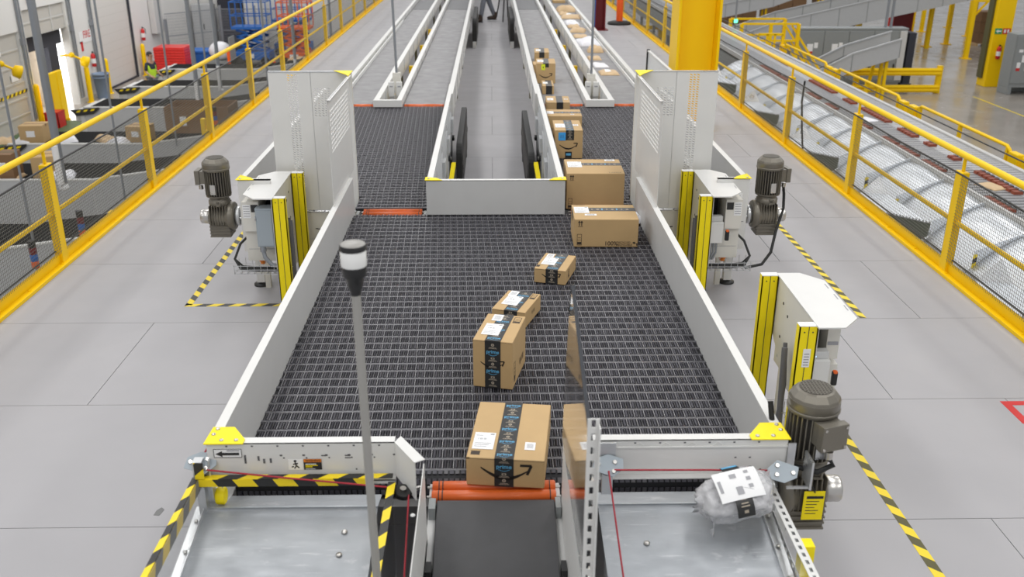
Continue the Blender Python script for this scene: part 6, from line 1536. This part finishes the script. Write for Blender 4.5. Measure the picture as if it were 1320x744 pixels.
m.build('sticker', ['label', 'red'], t); m = MB(); m.box(-.02, .03, -.08, -.03, 1.05, 1.2); m.box(.15, .3, -.06, -.03, 1.2, 1.4, 0); m.build('handle', 'black', t)
# forest of thin yellow supports, far pallets and boxes
for i, (x, y, h_, lb) in enumerate(((16.97, 57., 4.5, 'left'), (21.25, 46.9, 3.1, 'a'), (21.3, 42.9, 2.5, 'b'), (22.63, 47.8, 3.3, 'c'), (24.1, 48.4, 3.4, 'd'), (22.0, 50.6, 3.4, 'e'), (23.6, 53., 3.8, 'f'), (25.2, 51., 3.8, 'g'), (26.0, 55., 3.9, 'h'), (24.9, 57.5, 4., 'i'))):
    t = thing('conveyor_support', 'thin yellow support leg standing on the far polished floor', 'support', (x, y, ZL), group='distant yellow support legs')
    m = MB(); m.box(-.09, .09, -.09, .09, 0, h_); m.build('post', 'yellow', t); m = MB(); m.box(-.2, .2, -.2, .2, 0, .03); m.build('base_plate', 'yellow', t); m = MB(); m.bar((0, 0, h_-.7), (.6, 0, h_), .08, .08); m.bar((-.1, 0, h_), (1.6, 0, h_), .1, .1); m.build('brace', 'yellow', t)
for (a, b, y, z) in ((21.3, 23.8, 46.9, -3.3), (22.8, 25.8, 44.8, -3.3), (22, 25, 50, -1.7)):
    pass
def pallet_load(x, y, nx, nz, label, s=.5, mn='card_dark'):
    t = thing('pallet_load', label, 'pallet load', (x, y, ZL)); 
    m = MB()
    for a in (-.5, 0, .5): m.box(a*nx*s-.06, a*nx*s+.06, -.5, .5, 0, .1)
    m.box(-nx*s/2, nx*s/2, -.5, .5, .1, .13); m.build('pallet', 'kraft', t)
    for i in range(nx):
        for k in range(nz):
            MB().box(-nx*s/2+i*s+.008, -nx*s/2+(i+1)*s-.008, -.5, .5, .13+k*s, .13+(k+1)*s-.01).build('carton', mn, t, .01)
pallet_load(24.6, 47.6, 3, 3, 'pallet of brown cartons left of the yellow column with signs'); pallet_load(27.5, 46.5, 4, 4, 'pallet of brown cartons right of the yellow column with signs')
pallet_load(13.9, 56, 3, 4, 'leftmost pallet stack of dark brown cartons behind the stair platform', .8); pallet_load(16.8, 56.3, 3, 4, 'second pallet stack of dark brown cartons behind the stair platform', .8); pallet_load(19.7, 56, 3, 4, 'third pallet stack of dark brown cartons behind the sloping conveyor', .8)
pallet_load(11.0, 57, 3, 4, 'pallet stack of dark brown cartons just right of the yellow column top', .8)
t = thing('red_cabinet', 'red cabinet standing behind the grey cabinet row', 'cabinet', (20.1, 47.6, ZL)); MB().box(-.5, .5, -.3, .3, .05, 2.2).build('body', 'red', t, .02); MB().box(-.46, .46, -.33, -.3, .2, 2.1).build('door', 'maroon', t, .01); MB().box(-.4, .4, -.25, .25, 0, .06).build('foot', 'black', t)
t = thing('storage_box', 'dark equipment stand behind the guard barrier', 'stand', (15.72, 36.2, ZL)); m = MB(); m.box(-.14, .14, -.3, .3, 0, 1.95); m.box(-.2, .2, -.32, .32, 0, .08); m.build('body', 'dock_dark', t, .02)
t = thing('yellow_rack', 'yellow wheeled stand with a blue sign beyond the right railing', 'stand', (6.2, 38.5, -2.1))
m = MB()
for x in (-.6, .6):
    m.bar((x, -.3, -1.3), (x*.8, 0, .6), .14, .14); m.bar((x, .3, -1.3), (x*.8, 0, .6), .14, .14)
m.bar((-.5, 0, .55), (.5, 0, .55), .14, .14); m.bar((-.6, -.2, -.6), (.6, -.2, -.6), .1, .1); m.build('frame', 'yellow', t); m = MB(); m.box(-.25, .25, -.1, -.07, -.0, .45, 0); m.box(-.15, .15, -.105, -.1, .1, .35, 1); m.build('sign', ['label', 'sign_blue'], t)
m = MB(); m.box(8.6, 9.1, -8, 60, 0, .004); 
m = MB(); m.box(17.2, 17.26, 29., 33.6, ZL, ZL+.002); tag(m.build('floor_line', 'tape_yellow'), 'thin yellow line painted on the polished floor', 'floor line')
t = thing('signal_lamp', 'thin pole with small green lamp at the far end of the sorter', 'lamp', (7.53, 30, -.45)); MB().cyl((0, 0, ZL+.45), (0, 0, 3.), .03, n=8).build('pole', 'conduit', t); MB().box(-.05, .05, -.06, -.02, .0, .1).build('lamp', 'led_green', t)
